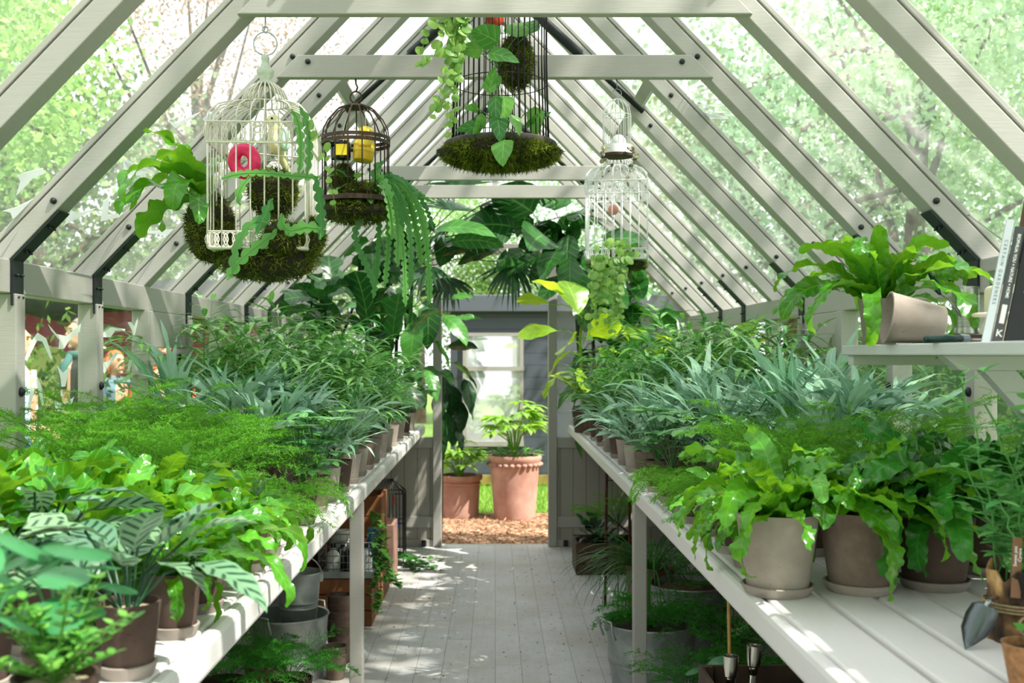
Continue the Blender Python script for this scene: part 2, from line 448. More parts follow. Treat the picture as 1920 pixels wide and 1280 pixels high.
for s in (-1, 1):
    sd = SIDE[s]
    # eave plate, sill and lower boards
    x0, x1 = sorted((s * 1.42, s * 1.49))
    o = MB().box(x0, x1, -.5, YB + .05, 1.58, EZ).build(nm('trim'), PAINT, bevel=.004)
    struct(o, 'painted eave beam along the top of the %s wall' % sd, 'beam')
    o = MB().box(x0, x1, -.5, YB + .05, .80, .85).build(nm('trim'), PAINT, bevel=.004)
    struct(o, 'painted sill rail under the %s wall glazing' % sd, 'sill')
    x0, x1 = sorted((s * 1.435, s * 1.475))
    o = MB().box(x0, x1, -.5, YB + .05, 0, .80).build('wall_' + sd, PANELY)
    struct(o, 'boarded lower wall behind the %s bench' % sd, 'wall')
    o = MB().box(*sorted((s * 1.42, s * 1.435)), -.5, YB, 0, .10).build('baseboard_' + sd, PAINT)
    struct(o, 'painted baseboard behind the %s bench' % sd, 'baseboard')
    for i, y in enumerate(RY):
        k = i - 6
        where = '%s rafter from the gable wall' % ORD[len(RY) - 1 - i]
        hy = .041
        n = NRM[s]
        a = Vector((s * 1.48, y, roof_z(1.48))); b = Vector((0, y, roof_z(0)))
        off = n * .026
        m = MB().beam(a + off, b + off, hy * 2, .052, n)
        m.beam(a + n * .066, b + n * .066, hy * 1.9, .016, n)
        m.beam(a + n * .055, b + n * .055, hy * 1.6, .006, n)
        o = m.build(nm('trim'), PAINT, bevel=.003)
        struct(o, 'sloping painted roof bar, %s slope, %s' % (sd, where), 'rafter')
        bm_ = MB(); dn = (a - b).normalized()
        for f in (.14, .53):
            q = a.lerp(b, f) + n * .024 + Vector((0, -hy, 0)); bolt(bm_, q, (0, -1, 0))
        bm_.build('bolt', BLACK, o, True)
        # post under the rafter
        px0, px1 = sorted((s * 1.405, s * 1.475))
        po = MB().box(px0, px1, y - .03, y + .03, .85, 1.58).box(*sorted((s * 1.415, s * 1.465)), y + .034, y + .055, .85, 1.58).box(px0, px1, y - .03, y + .03, .0, .80)
        po = po.build(nm('trim'), PAINT, bevel=.003)
        struct(po, 'painted wall post of the %s wall under the %s' % (sd, where), 'post')
        bm_ = MB(); bolt(bm_, (s * 1.405, y, 1.29), (-s, 0, 0), .011); bm_.build('bolt', BLACK, po, True)
        if y in STRAPS or (s == 1 and y == 3.16):
            # dark steel strap: down the plate and up the underside of the rafter
            st = MB(); xi = s * 1.4185
            st.prism([(xi, y - .037, 1.545), (xi, y + .037, 1.545), (xi, y + .037, roof_z(1.42) - .002), (xi, y - .037, roof_z(1.42) - .002)], (-s * .006, 0, 0))
            u = Vector((-s, 0, SL)).normalized(); c0 = Vector((s * 1.424, y, roof_z(1.424) - .002))
            st.beam(c0 - n * .003, c0 + u * .21 - n * .003, .074, .006, n)
            so = st.build('strap', BLACK, o); rb = MB()
            for dy in (-.015, .015):
                for z in (1.57, 1.635): bolt(rb, (s * 1.4125, y + dy, z), (-s, 0, 0), .0036)
                for t in (.05, .15): bolt(rb, c0 + u * t - n * .006 + Vector((0, dy, 0)), -n, .0036)
            rb.build('rivet', BLACK, so, True)
        # glass of the bay beyond this bar
        if i < len(RY) - 1:
            y1 = RY[i + 1]; bay = '%s bay from the gable wall' % ORD[len(RY) - 2 - i]
            ga = Vector((s * 1.55, (y + y1) / 2, roof_z(1.55))) + n * .080; gb = Vector((s * .03, (y + y1) / 2, roof_z(.03))) + n * .080
            g = MB().beam(ga, gb, y1 - y - .02, .004, n)
            o = g.build(nm('window'), GLASS); struct(o, 'roof glass pane on the %s slope, %s' % (sd, bay), 'window'); o['bay'] = i
            ROOFPANE = globals().setdefault('ROOFPANE', {}); ROOFPANE[(s, i)] = o
            vent = abs(y - 4.36) < .01
            if vent:
                # infill panel above a small framed opening light
                p = MB().box(*sorted((s * 1.42, s * 1.465)), y + .03, y1 - .03, 1.43, 1.58).build(nm('trim'), PAINT, bevel=.003)
                struct(p, 'painted blank panel above the %s side opening light' % sd, 'panel')
                fr = MB(); xa, xb = sorted((s * 1.435, s * 1.475)); ya, yb = y + .05, y1 - .05
                fr.box(xa, xb, ya, ya + .045, .87, 1.41).box(xa, xb, yb - .045, yb, .87, 1.41).box(xa, xb, ya, yb, 1.36, 1.405).box(xa, xb, ya, yb, .87, .915)
                o = MB().box(*sorted((s * 1.453, s * 1.457)), ya + .03, yb - .03, .89, 1.38).build(nm('window'), GLASSW)
                fr.build('window_frame', PAINT, o)
                struct(o, 'framed opening light in the %s wall below the blank panel' % sd, 'window')
            else:
                o = MB().box(*sorted((s * 1.453, s * 1.457)), y + .03, y1 - .03, .85, 1.58).build(nm('window'), GLASSW)
                struct(o, 'clear wall pane in the %s wall, %s' % (sd, bay), 'window')
            WALLPANE = globals().setdefault('WALLPANE', {}); WALLPANE[(s, i)] = o
    # purlins closing the roof vents
    for i, (ya, yb) in enumerate(((4.36, 4.93), (4.93, 5.52), (6.70, 7.25))):
        n = NRM[s]; xx = s * .62; c = Vector((xx, 0, roof_z(xx))) + n * .05
        o = MB().beam(c + Vector((0, ya + .03, 0)), c + Vector((0, yb - .03, 0)), .05, .05, n).build(nm('trim'), PAINT, bevel=.003)
        struct(o, 'short cross bar under the %s roof vent of the %s vent bay' % (sd, ORD[i]), 'beam')
    for i, yv in enumerate((4.64, 6.95)):
        n = NRM[s]; a = Vector((s * .66, yv, roof_z(.66))) - n * .02; b = Vector((s * .10, yv, roof_z(.10))) - n * .075
        t = MB().tube([a, a.lerp(b, .45), a.lerp(b, .46), b], [.012, .012, .022, .022], 10)
        o = t.build('vent_opener', BLACK, None, True)
        tag(o, 'black piston vent opener under the %s %s roof slope' % ('near' if i == 0 else 'far', sd), 'vent opener', 'roof vent openers')
o = MB().box(-.03, .03, -.5, YB + .05, roof_z(0) - .06, roof_z(0) + .16).build(nm('trim'), PAINT, bevel=.004)
struct(o, 'ridge beam along the top of the roof', 'beam')
for i, (y, zb) in enumerate(sorted(TIES.items())):
    hw = WX - (zb - EZ) / SL + .01; hw2 = WX - (zb + .08 - EZ) / SL + .01
    m = MB().prism([(-hw, y - .068, zb), (hw, y - .068, zb), (hw2, y - .068, zb + .08), (-hw2, y - .068, zb + .08)], (0, .035, 0))
    o = m.build(nm('trim'), PAINT, bevel=.003)
    struct(o, 'horizontal collar tie across the roof, %s from the camera' % ORD[i], 'beam')
    bb = MB()
    for sx in (-1, 1):
        bolt(bb, (sx * (hw2 - .035), y - .068, zb + .055), (0, -1, 0))
    bb.build('bolt', BLACK, o, True)

# front wall behind the photographer, with its open doorway
for s in (-1, 1):
    sd = SIDE[s]; x0, x1 = sorted((s * .48, s * 1.435))
    o = MB().box(x0, x1, -.60, -.56, 0, .80).build('wall_front_' + sd, PANELX); struct(o, 'boarded lower front wall %s of the entrance behind the photographer' % sd, 'wall')
    o = MB().box(*sorted((s * .42, s * .48)), -.62, -.54, 0, 2.20).build(nm('trim'), PAINT); struct(o, 'entrance jamb on the %s behind the photographer' % sd, 'door jamb')
    o = MB().prism([(s * .48, -.582, .80), (s * 1.435, -.582, .80), (s * 1.435, -.582, 1.66), (s * .48, -.582, roof_z(.48))], (0, .004, 0)).build(nm('window'), GLASS); struct(o, 'front gable glass %s of the entrance' % sd, 'window')
# gable wall with the open doorway
DW = .39
def gable(name, x0, x1):
    b = MB().box(x0, x1, YB, YB + .04, .02, .76); return b
for s in (-1, 1):
    sd = SIDE[s]
    x0, x1 = sorted((s * (DW + .06), s * 1.435))
    o = MB().box(x0, x1, YB, YB + .04, .0, .78).build('wall_back_' + sd, PANELX)
    MB().box(x0, x1, YB - .012, YB, .0, .05).box(x0, x1, YB - .012, YB, .14, .22).box(x0, x1, YB - .012, YB, .72, .80).build('rail', PAINT, o, bevel=.003)
    struct(o, 'boarded lower gable wall %s of the doorway' % sd, 'wall')
    o = MB().box(*sorted((s * DW, s * (DW + .062))), YB - .03, YB + .06, 0, 2.20).build(nm('trim'), PAINT, bevel=.004)
    struct(o, 'painted door jamb on the %s of the open doorway' % sd, 'door jamb')
    o = MB().box(x0, x1, YB + .018, YB + .022, .80, roof_z(DW) - .3).build(nm('window'), GLASS)
    o.data.clear_geometry()
    me = MB().prism([(s * (DW + .06), YB + .018, .80), (s * 1.435, YB + .018, .80), (s * 1.435, YB + .018, 1.66), (s * (DW + .06), YB + .018, roof_z(DW + .06))], (0, .004, 0)).mesh('gp', [GLASS])
    o.data = me; struct(o, 'gable glass %s of the doorway' % sd, 'window')
    for kx in (.92,):
        o = MB().box(*sorted((s * (kx - .02), s * (kx + .02))), YB, YB + .04, .78, roof_z(kx)).build(nm('trim'), PAINT)
        struct(o, 'gable glazing bar halfway between doorway and %s corner' % sd, 'glazing bar')
    tag(MB().box(*sorted((s * .50, s * .535)), YB - .035, YB - .012, .005, .05).build('floor_stop', BLACK, bevel=.004),
        'small black stop at the foot of the gable wall %s of the doorway' % sd, 'door stop')
o = MB().box(-DW - .064, DW + .064, YB - .034, YB + .064, 2.14, 2.21).build(nm('trim'), PAINT, bevel=.004)
struct(o, 'door head across the top of the doorway', 'door head')
o = MB().box(-.02, .02, YB, YB + .04, 2.21, roof_z(0) - .06).build(nm('trim'), PAINT)
struct(o, 'middle glazing bar above the doorway', 'glazing bar')
o = MB().prism([(-DW, YB + .018, 2.2), (DW, YB + .018, 2.2), (DW, YB + .018, roof_z(DW)), (0, YB + .018, roof_z(0)), (-DW, YB + .018, roof_z(DW))], (0, .004, 0)).build(nm('window'), GLASS)
struct(o, 'pointed glass above the doorway', 'window')

# ---------------------------------------------------------------- painted birds and leaves on the glass
def on_roof(px, py, s=-1, lift=.074):
    # meets the sloping glass: z = EZ + (WX - |x|)*SL, pushed out to the glass
    kx, kz = (px - CX) / F, -(py - CY) / F
    off = lift * math.sqrt(1 + SL * SL)
    Y = (EZ - CZ + WX * SL + off) / (kz + SL * s * kx)
    return Vector((kx * Y, Y, CZ + kz * Y))
def on_wall(px, py, s=-1, x=1.448):
    Y = s * x / ((px - CX) / F); return Vector((s * x, Y, CZ - (py - CY) / F * Y))
def pane_of(Y): return max(i for i, y in enumerate(RY) if y <= Y)
def fan_poly(mb, pts, off):
    mb.prism(pts, off)
def decal(px_pts, where, s=-1):
    fn = on_roof if where == 'roof' else on_wall
    pts = [fn(x, y, s) for x, y in px_pts]
    i = pane_of(sum(p.y for p in pts) / len(pts)); par = (ROOFPANE if where == 'roof' else WALLPANE)[(s, i)]
    lo, hi = RY[i] + .03, RY[i + 1] - .03
    for p in pts: p.y = min(max(p.y, lo), hi)
    if where == 'roof': pts = [Vector((p.x, p.y, roof_z(p.x) + .074 * math.sqrt(1 + SL * SL))) for p in pts]
    n = -NRM[s] if where == 'roof' else Vector((-s, 0, 0))
    me = bpy.data.meshes.new('painted_shape'); b = bmesh.new()
    vs = [b.verts.new(p) for p in pts]; f = b.faces.new(vs); bmesh.ops.triangulate(b, faces=[f])
    r = bmesh.ops.extrude_face_region(b, geom=b.faces[:]); bmesh.ops.translate(b, vec=n * .0012, verts=[v for v in r['geom'] if isinstance(v, bmesh.types.BMVert)])
    b.to_mesh(me); b.free(); me.materials.append(DECALR if where == 'roof' else DECAL)
    o = bpy.data.objects.new('painted_shape', me); COL.objects.link(o); o.parent = par
    o['label'] = 'white painted shape on the glass'
def z6(pts): return [(x / 4.924, 560 + y / 4.923) for x, y in pts]
for pts in (
    [(225, 560), (285, 400), (345, 312), (425, 365), (482, 550), (468, 565), (390, 395), (340, 385), (245, 575)],
    [(440, 232), (520, 325), (615, 345), (745, 232), (735, 300), (625, 400), (590, 460), (540, 465), (548, 380), (470, 290)],
    [(520, 610), (580, 685), (635, 632), (628, 690), (600, 810), (565, 812), (552, 720)],
    [(248, 1030), (290, 790), (345, 722), (385, 830), (402, 980), (385, 985), (350, 830), (318, 825), (268, 1040)],
    [(505, 935), (590, 970), (682, 905), (655, 980), (575, 1040), (510, 1035)],
): decal(z6(pts), 'wall')
for pts in (
    [(925, 330), (1030, 262), (1155, 278), (1150, 298), (1060, 295), (1020, 355), (930, 355)],
    [(1175, 215), (1205, 212), (1240, 255), (1270, 165), (1282, 180), (1250, 310), (1235, 350), (1222, 300)],
    [(925, 590), (1000, 580), (1070, 485), (1085, 510), (1000, 620), (965, 690), (930, 650)],
    [(1172, 670), (1195, 560), (1235, 560), (1282, 665), (1262, 665), (1222, 590), (1190, 668)],
): decal(z6(pts), 'wall')
def z1(pts): return [(x / 3, y / 3) for x, y in pts]
for pts in (
    [(95, 985), (150, 965), (240, 945), (250, 975), (185, 1000), (125, 1065), (90, 1098), (115, 1020)],
    [(15, 1185), (90, 1165), (215, 1115), (190, 1150), (120, 1195), (70, 1230), (60, 1195)],
    [(690, 890), (720, 955), (860, 962), (855, 970), (800, 980), (825, 1030), (770, 1055), (795, 985), (700, 985)],
    [(360, 1265), (400, 1180), (430, 1200), (535, 1170), (480, 1205), (420, 1235)],
    [(580, 1130), (615, 1105), (605, 1210), (730, 1205), (700, 1225), (565, 1245)],
    [(945, 680), (985, 692), (1128, 628), (1090, 660), (985, 720)],
    [(1140, 670), (1180, 690), (1242, 590), (1215, 650), (1190, 760), (1165, 700)],
): decal(z1(pts), 'roof')
for pts in (
    [(790, 445), (850, 440), (985, 432), (1060, 440), (1110, 475), (1050, 455), (950, 465), (870, 500), (930, 460)],
): decal([(x / 3 , 427 + (y - 420) / 3) for x, y in pts], 'roof')
# etched palm drawing on the right slope: fine arcs
for k in range(9):
    a = [(1285 + 3 * k, 175 + 11 * k), (1330, 160 + 12 * k), (1375 - 2 * k, 165 + 11 * k)]
    b = [(1375 - 2 * k, 167.5 + 11 * k), (1330, 162.5 + 12 * k), (1285 + 3 * k, 177.5 + 11 * k)]
    decal(a + b, 'roof', 1)
# ---------------------------------------------------------------- the garden outside
def grass_mat():
    m = NT('lawn'); o = m.obj(); n = m.noise(1.2, 6, o); g = m.noise(60, 3, o)
    c = m.mix(n, srgb('#5E8A2E'), srgb('#8FB04A')); c = m.mix(m.ramp(g, [(.4, 0.0), (.7, .5)]), c, srgb('#3F6420'))
    m.link(c, m.p.inputs['Base Color']); m.p.inputs['Roughness'].default_value = .9; m.bump(g, .6, .03); return m.m
struct(MB().box(-40, 40, -12, 45, -.30, -.07).build('ground', grass_mat()), 'lawn around the greenhouse', 'ground')
MULCH = plain('mulch', '#A07C62', .95, noise=.5, nscale=45, bump=1.0)
struct(MB().box(-3.2, 3.2, YB + .06, 9.75, -.075, -.045).build('mulch_path', MULCH), 'brown bark mulch path outside the doorway', 'path')
struct(MB().box(-.9, .9, YB + .045, YB + .12, -.06, -.002).build('trim_threshold', PAINT), 'worn threshold board of the doorway', 'threshold')
rg = np.random.default_rng(3)
def chips():
    b = MB(); n = 5200
    c = np.stack([rg.uniform(-1.2, 1.2, n), rg.uniform(YB + .14, 9.7, n), rg.uniform(-.045, -.03, n)], 1)
    d = np.stack([rg.normal(size=n), rg.normal(size=n), rg.uniform(-.05, .35, n)], 1)
    blades(b, c, d, rg.uniform(.02, .06, n), rg.uniform(.006, .016, n), rg)
    return b
CHIP = leafmat('bark_chip', '#8A6248', '#D4B494', trans=0, rough=.9, gloss=.2)
tag(chips().build('bark_chips', CHIP), 'loose bark chips scattered on the path outside the doorway', 'bark chips', kind='stuff')
GRASS = leafmat('grass_blade', '#5F9028', '#9CC04C', trans=.4, rough=.6)
b = MB(); n = 9000
c = np.stack([rg.uniform(-1.4, 1.6, n), rg.uniform(9.72, 12.2, n), np.full(n, -.07)], 1)
blades(b, c, np.stack([rg.normal(size=n) * .35, rg.normal(size=n) * .35, np.ones(n)], 1), rg.uniform(.04, .09, n), .008, rg, tri=True)
tag(b.build('grass', GRASS), 'sunlit grass around the large outdoor pots', 'grass', kind='stuff')

# trees: trunk, branches and a crown of leaves each
TREEG = leafmat('tree_leaf', '#7DB45A', '#C2DF8E', trans=.5, rough=.5, gloss=.3)
TREEHAZE = leafmat('pale_tree_leaf', '#96C49A', '#D0E6BC', trans=.5, rough=.5, gloss=.3)  # haze and glare of the glass mixed into the leaf colour
TREED = leafmat('dark_tree_leaf', '#5A8450', '#9AA86A', trans=.4, rough=.5, gloss=.3)
TREER = leafmat('copper_leaf', '#A8907C', '#C8A894', trans=.4, rough=.5, gloss=.3)
def crown(seed, rad, zc, ncl, per, size, spread=.42, hollow=.5):
    r = np.random.default_rng(seed); b = MB()
    d = r.normal(size=(ncl, 3)); d /= np.linalg.norm(d, axis=1)[:, None]
    c = d * (hollow + (1 - hollow) * r.random((ncl, 1)) ** .7) * np.array([rad, rad, rad * 1.05]) + np.array([0, 0, zc])
    pts = (c[:, None] + r.normal(size=(ncl, per, 3)) * np.array([spread, spread, spread * .55])).reshape(-1, 3)
    dr = r.normal(size=pts.shape) + np.array([0, 0, -.5])
    n = len(pts); blades(b, pts, dr, r.uniform(.7, 1.3, n) * size, r.uniform(.5, .9, n) * size, r, tone=np.clip(np.repeat(r.random(ncl), per) * .6 + r.random(n) * .4, 0, 1))
    return b, c
def trunk(seed, h, r0, targets):
    b = MB(); rr = random.Random(seed)
    pts = [Vector((0, 0, -.1)), Vector((rr.uniform(-.1, .1), rr.uniform(-.1, .1), h * .4)), Vector((rr.uniform(-.2, .2), rr.uniform(-.2, .2), h))]
    b.tube(pts, [r0, r0 * .8, r0 * .4], 9)
    for t in targets:
        s = pts[1].lerp(pts[2], rr.random()); t = Vector(t); mid = s.lerp(t, .5) + Vector((0, 0, .2))
        b.tube([s, mid, t], [r0 * .35, r0 * .2, r0 * .07], 6)
    return b
KINDS = []
for kd, (seed, rad, zc, ncl, per, size, mat, h) in enumerate((
        (11, 2.4, 4.6, 85, 190, .085, TREEG, 5.0), (12, 2.6, 4.6, 85, 190, .09, TREEHAZE, 5.0),
        (13, 1.9, 2.6, 70, 180, .085, TREED, 3.0), (14, 2.4, 5.4, 60, 260, .058, TREER, 5.5), (15, 2.5, 7.4, 34, 100, .125, TREEG, 6.8))):
    b, c = crown(seed, rad, zc, ncl, per, size)
    KINDS.append((b.mesh('crown', [mat]), trunk(seed, h, .16, c[:12]).mesh('trunk', [BARK], True)))
TREES = [  # kind, x, y, scale, turn, label
    (0, -6.0, 10.2, 1.0, .3, 'bright green tree seen through the left roof glass, nearest the camera'),
    (0, -8.6, 13.5, 1.25, 1.9, 'tall green tree seen at the far left edge through the roof'),
    (2, -6.2, 14.5, 1.25, 1.0, 'dark olive tree low behind the left roof glass'),
    (3, -4.9, 17.5, 1.1, .5, 'copper leaved tree seen through the left roof glass'),
    (2, -9.5, 17.0, 1.5, 2.2, 'dark tree behind the magenta stall on the left'),
    (2, -3.6, 20.0, 1.1, 2.9, 'olive tree behind the copper leaved tree on the left'),
    (1, 4.9, 12.5, 1.05, .4, 'tree coloured hazy mint seen through the right roof glass, in the middle'),
    (0, 7.4, 12.5, 1.25, 1.4, 'green tree seen through the right roof glass, behind the shelf'),
    (1, 10.5, 19.0, 1.5, 2.6, 'tall tree coloured hazy mint at the back right of the garden'),
    (2, 5.0, 17.5, 1.5, .9, 'dark green tree low behind the right roof glass'),
    (1, 7.0, 9.0, .95, 2.0, 'tree coloured hazy mint at the right edge of the picture, nearest the camera'),
    (1, 3.0, 22.0, 1.0, 2.4, 'tree coloured hazy mint far behind the dark shed, right of its roof'),
    (2, .2, 24.0, .95, .2, 'small tree far behind the dark shed, above the doorway'),
    (0, -3.5, -11.0, 1.3, .2, 'tree behind the photographer, left'),
    (1, .8, -13.5, 1.4, 1.2, 'tree behind the photographer, middle'),
    (0, 5.2, -12.0, 1.3, 2.2, 'tree behind the photographer, right'),
    (1, -7.5, -8.0, 1.3, 3.2, 'tree behind the photographer, far left'),
    (0, -1.6, 23.0, .8, 1.2, 'small green tree far behind the dark shed on its left'),
    (4, 4.7, .9, 1.0, 1.7, 'tall tree standing right beside the front of the greenhouse, shading it'),
    (4, 5.0, 3.3, 1.0, 4.2, 'tall tree standing right beside the middle of the greenhouse, shading it'),
]
for kd, x, y, s, a, lab in TREES:
    r_ = empty('garden_tree', (x, y, -.08), a, lab, 'tree', 'trees in the garden')
    r_.scale = (s, s, s)
    instance('crown', KINDS[kd][0], r_); instance('trunk', KINDS[kd][1], r_)
# hedge on the right
b = MB(); rh = np.random.default_rng(5); n = 26000
c = np.stack([rh.uniform(4.6, 5.4, n), rh.uniform(2.5, 16, n), rh.uniform(-.05, 1.75, n)], 1); c[:, 0] += rh.normal(size=n) * .1
blades(b, c, rh.normal(size=(n, 3)), rh.uniform(.05, .09, n), rh.uniform(.03, .06, n), rh)
HEDGE = leafmat('hedge_leaf', '#7FB060', '#B6D890', trans=.45, rough=.5, gloss=.3)
h = b.build('hedge', HEDGE); tag(h, 'long clipped pale green hedge outside the right wall', 'hedge')
MB().box(4.75, 5.3, 2.6, 15.9, -.08, 1.6).build('hedge_core', TREED, h)

# magenta stall with a black canopy, left
st = empty('market_stall', (-4.6, 10.3, -.07), .0, 'magenta boarded stall under a black canopy outside the left wall', 'stall')
MB().box(-2.6, 2.15, .6, .7, 0, 2.1).build('wall', MAGENTA, st)
m = MB().box(-.95, .25, .55, .6, .95, 1.55); m.build('window', plain('stall_window', '#D9D58C', .3), st)  # yellow-green reflection put into the pane's colour
for x in (-2.6, -.98, .28, 2.1): MB().box(x - .05, x + .05, .5, .58, 0, 2.0).build('post', MAGENTA, st)
TARP = plain('black_tarp', '#15191B', .6)
v = []; q = []
for i in range(25):
    x = -3 + i * .235; sag = .05 * math.sin(i * 1.1) + .03 * math.sin(i * 2.3)
    v += [(x, -.7, 1.83 + sag), (x, -.72, 2.14), (x, .9, 2.20)]
for i in range(24): a = i * 3; q += [(a, a + 1, a + 4, a + 3), (a + 1, a + 2, a + 5, a + 4)]
o = MB().add(v, q).build('canopy', TARP, st, True); md = o.modifiers.new('t', 'SOLIDIFY'); md.thickness = .01
# flowering shrub before the stall
b = MB(); rs = np.random.default_rng(8); n = 2600
c = rs.normal(size=(n, 3)) * np.array([.42, .3, .38]) + np.array([0, 0, .85])
blades(b, c, rs.normal(size=(n, 3)) + np.array([0, 0, .3]), rs.uniform(.06, .12, n), rs.uniform(.03, .05, n), rs)
sh = empty('flowering_shrub', (-3.65, 9.1, -.07), 0, 'leafy shrub with pink flowers between the standing visitors', 'shrub')
SHRUB = leafmat('shrub_leaf', '#2F5A22', '#6E8F3A', trans=.3)
b.build('foliage', SHRUB, sh)
PINKF = leafmat('pink_flower', '#E0568F', '#F08DB4', trans=.3)
for k in range(14):
    b = MB(); p0 = Vector((rs.normal() * .35, -.3 + rs.normal() * .12, .9 + rs.normal() * .25))
    for a in range(5): leaf(b, p0, a * 1.256, .5, .06, .035, ovate, .4, 3, 3)
    b.build('flower', PINKF, sh)
MB().tube([(0, 0, 0), (.02, 0, .9)], .025, 7).build('stem', BARK, sh)

# dark shed beyond the doorway
SHY = 12.0
sh = empty('garden_shed', (0, SHY, -.07), 0, 'dark slate weatherboarded shed facing the doorway', 'shed')
m = MB(); m.box(-.50, 2.6, 0, 2.0, .05, 1.98); m.build('wall', SLATE, sh)
MB().box(-.62, 2.72, -.12, 2.1, 1.95, 2.14).build('fascia', plain('slate_paint', '#50565F', .5), sh, bevel=.01)
MB().box(-.50, -.42, -.02, 0, .05, 1.95).build('corner_board', plain('slate_paint_b', '#3E444C', .5), sh)
FRM = plain('shed_window_paint', '#8E8B86', .5)
m = MB()
for (x0, x1, z0, z1) in ((-.35, .31, 1.26, 1.70), (-.35, .31, .50, 1.24)):
    pass
fr = MB().box(-.36, -.32, -.05, 0, .45, 1.72).box(.28, .32, -.05, 0, .45, 1.72).box(-.358, .318, -.047, 0, 1.68, 1.718).box(-.365, .325, -.06, 0, 1.29, 1.34).box(-.365, .325, -.055, 0, .445, .50)
wf = fr.build('window', FRM, sh)
pm = NT('shed_pane'); pm.p.inputs['Base Color'].default_value = (.02, .025, .03, 1); pm.p.inputs['Roughness'].default_value = .03; pm.p.inputs['Specular IOR Level'].default_value = 1.0
pm.p.inputs['Metallic'].default_value = .55; pm.p.inputs['Base Color'].default_value = (.75, .78, .8, 1)
MB().box(-.32, .28, -.03, -.025, 1.34, 1.68).box(-.32, .28, -.03, -.025, .5, 1.29).build('pane', pm.m, wf)
m = MB().box(-.50, 2.6, -.06, .0, .02, .12); m.build('plinth', plain('ochre_plinth', '#8C7A3C', .8), sh)

b = MB(); n = 420
c = np.stack([rg.uniform(-.62, .62, n), rg.uniform(3.6, 7.7, n), np.full(n, .0015)], 1); c[:, 0] += np.sign(c[:, 0]) * rg.random(n) * .12
dd = np.stack([rg.normal(size=n), rg.normal(size=n), np.abs(rg.normal(size=n)) * .08], 1)
blades(b, c, dd, rg.uniform(.004, .018, n) * rg.uniform(.5, 1.3, n), rg.uniform(.003, .008, n), rg)
tag(b.build('leaf_litter', leafmat('litter', '#4E4436', '#8E8260', trans=.1, rough=.9)), 'specks of dry leaf and soil scattered on the plank floor', 'leaf litter', kind='stuff')
# ---------------------------------------------------------------- benches
BZ = .89
BX = {-1: .510, 1: .535}
for s in (-1, 1):
    sd = SIDE[s]; xf = BX[s]
    bt = empty('potting_bench', (s * .96, 4.2, 0), 0, 'long pale slatted plant bench along the %s wall' % sd, 'bench', 'slatted benches')
    lx = lambda x: s * x - s * .96
    Y0, Y1 = .6 - 4.2, YB - .02 - 4.2
    wd = (1.36 - (xf + .035)) / 7
    for k in range(7):
        a = xf + .035 + k * wd
        m = MB().box(*sorted((lx(a + (.014 if k else 0)), lx(a + wd))), Y0, Y1, BZ - .022, BZ)
        m.build('slat', BENCH, bt, bevel=.006)
    m = MB().box(*sorted((lx(xf), lx(xf + .034))), Y0, Y1, BZ - .064, BZ)
    m.build('front_rail', BENCH, bt, bevel=.012)
    m = MB().box(*sorted((lx(1.345), lx(1.368))), Y0, Y1, BZ - .08, BZ - .024); m.build('back_rail', BENCH, bt)
    for y in (1.7, 4.15, 7.55):
        MB().box(*sorted((lx(xf + .045), lx(1.34))), y - 4.2 - .02, y - 4.2 + .02, BZ - .075, BZ - .024).build('cross_bar', BENCH, bt)
    for y in (1.0, 4.17):
        for x in (xf + .004, 1.30):
            MB().box(*sorted((lx(x), lx(x + .052))), y - 4.2 - .026, y - 4.2 + .026, 0, BZ - .064).build('leg', PAINT, bt, bevel=.004)

# ---------------------------------------------------------------- leaf materials
L_NEST = leafmat('nest_fern_leaf', '#1C6014', '#579F28', '#6FB034', nv=13, veinw=.07, trans=.33, rough=.25, tcol='#9BD52C')
L_NESTD = leafmat('dark_nest_fern_leaf', '#1F5F1E', '#3F8E2C', '#4F9A38', nv=13, veinw=.07, trans=.28, rough=.28)
L_CALA = leafmat('calathea_leaf', '#5A8768', '#84A87C', nv=7, stripe='#1B4429', trans=.2, rough=.33)
L_ASP = leafmat('asparagus_needle', '#225F16', '#66AA30', trans=.4, rough=.6, gloss=.2, tcol='#8CC63A')
L_ASPD = leafmat('dark_asparagus_needle', '#1F6A1C', '#4A9A30', trans=.4, rough=.6, gloss=.2)
L_PALM = leafmat('palm_leaflet', '#2F7A34', '#86C25A', '#9CD070', nv=0, trans=.3, rough=.33)
L_BLUE = leafmat('blue_fern_leaf', '#6A9E7E', '#A8CCAE', '#A9C9AE', nv=0, trans=.25, rough=.36)
L_SCHEF = leafmat('umbrella_leaf', '#2C7038', '#67A158', '#86BB74', nv=0, trans=.25, rough=.33)
L_FIDD = leafmat('fiddle_leaf', '#16401C', '#2F6B26', '#5E9440', nv=6, veinw=.06, trans=.25, rough=.28)
L_SUNLIT = leafmat('lime_leaf', '#4F8C20', '#98C238', '#B4D45A', nv=5, veinw=.06, trans=.55, rough=.3, tcol='#C8E22C')  # yellow of sunlight through the leaves is put into the colour
L_BROAD = leafmat('broad_leaf', '#1D5A26', '#4C8F35', '#79B04F', nv=7, veinw=.06, trans=.28, rough=.3)
L_HEART = leafmat('heart_leaf', '#2E7330', '#6DA845', '#8CBF5F', nv=4, veinw=.05, trans=.3, rough=.3)
L_COIN = leafmat('coin_leaf', '#2A7440', '#4F9A60', trans=.3, rough=.28)
L_DISC = leafmat('trailing_round_leaf', '#5C9440', '#A3C86C', trans=.5, rough=.4, tcol='#B8DA6C')
L_CACT = leafmat('fishbone_stem', '#34763A', '#6BAA50', '#8FC169', nv=0, veinw=.12, trans=.35, rough=.4)
L_HERB = leafmat('herb_leaf', '#4C9438', '#8CC85A', trans=.4, rough=.4)
L_PEA = leafmat('pea_leaf', '#3F8A48', '#77B860', trans=.4, rough=.45)
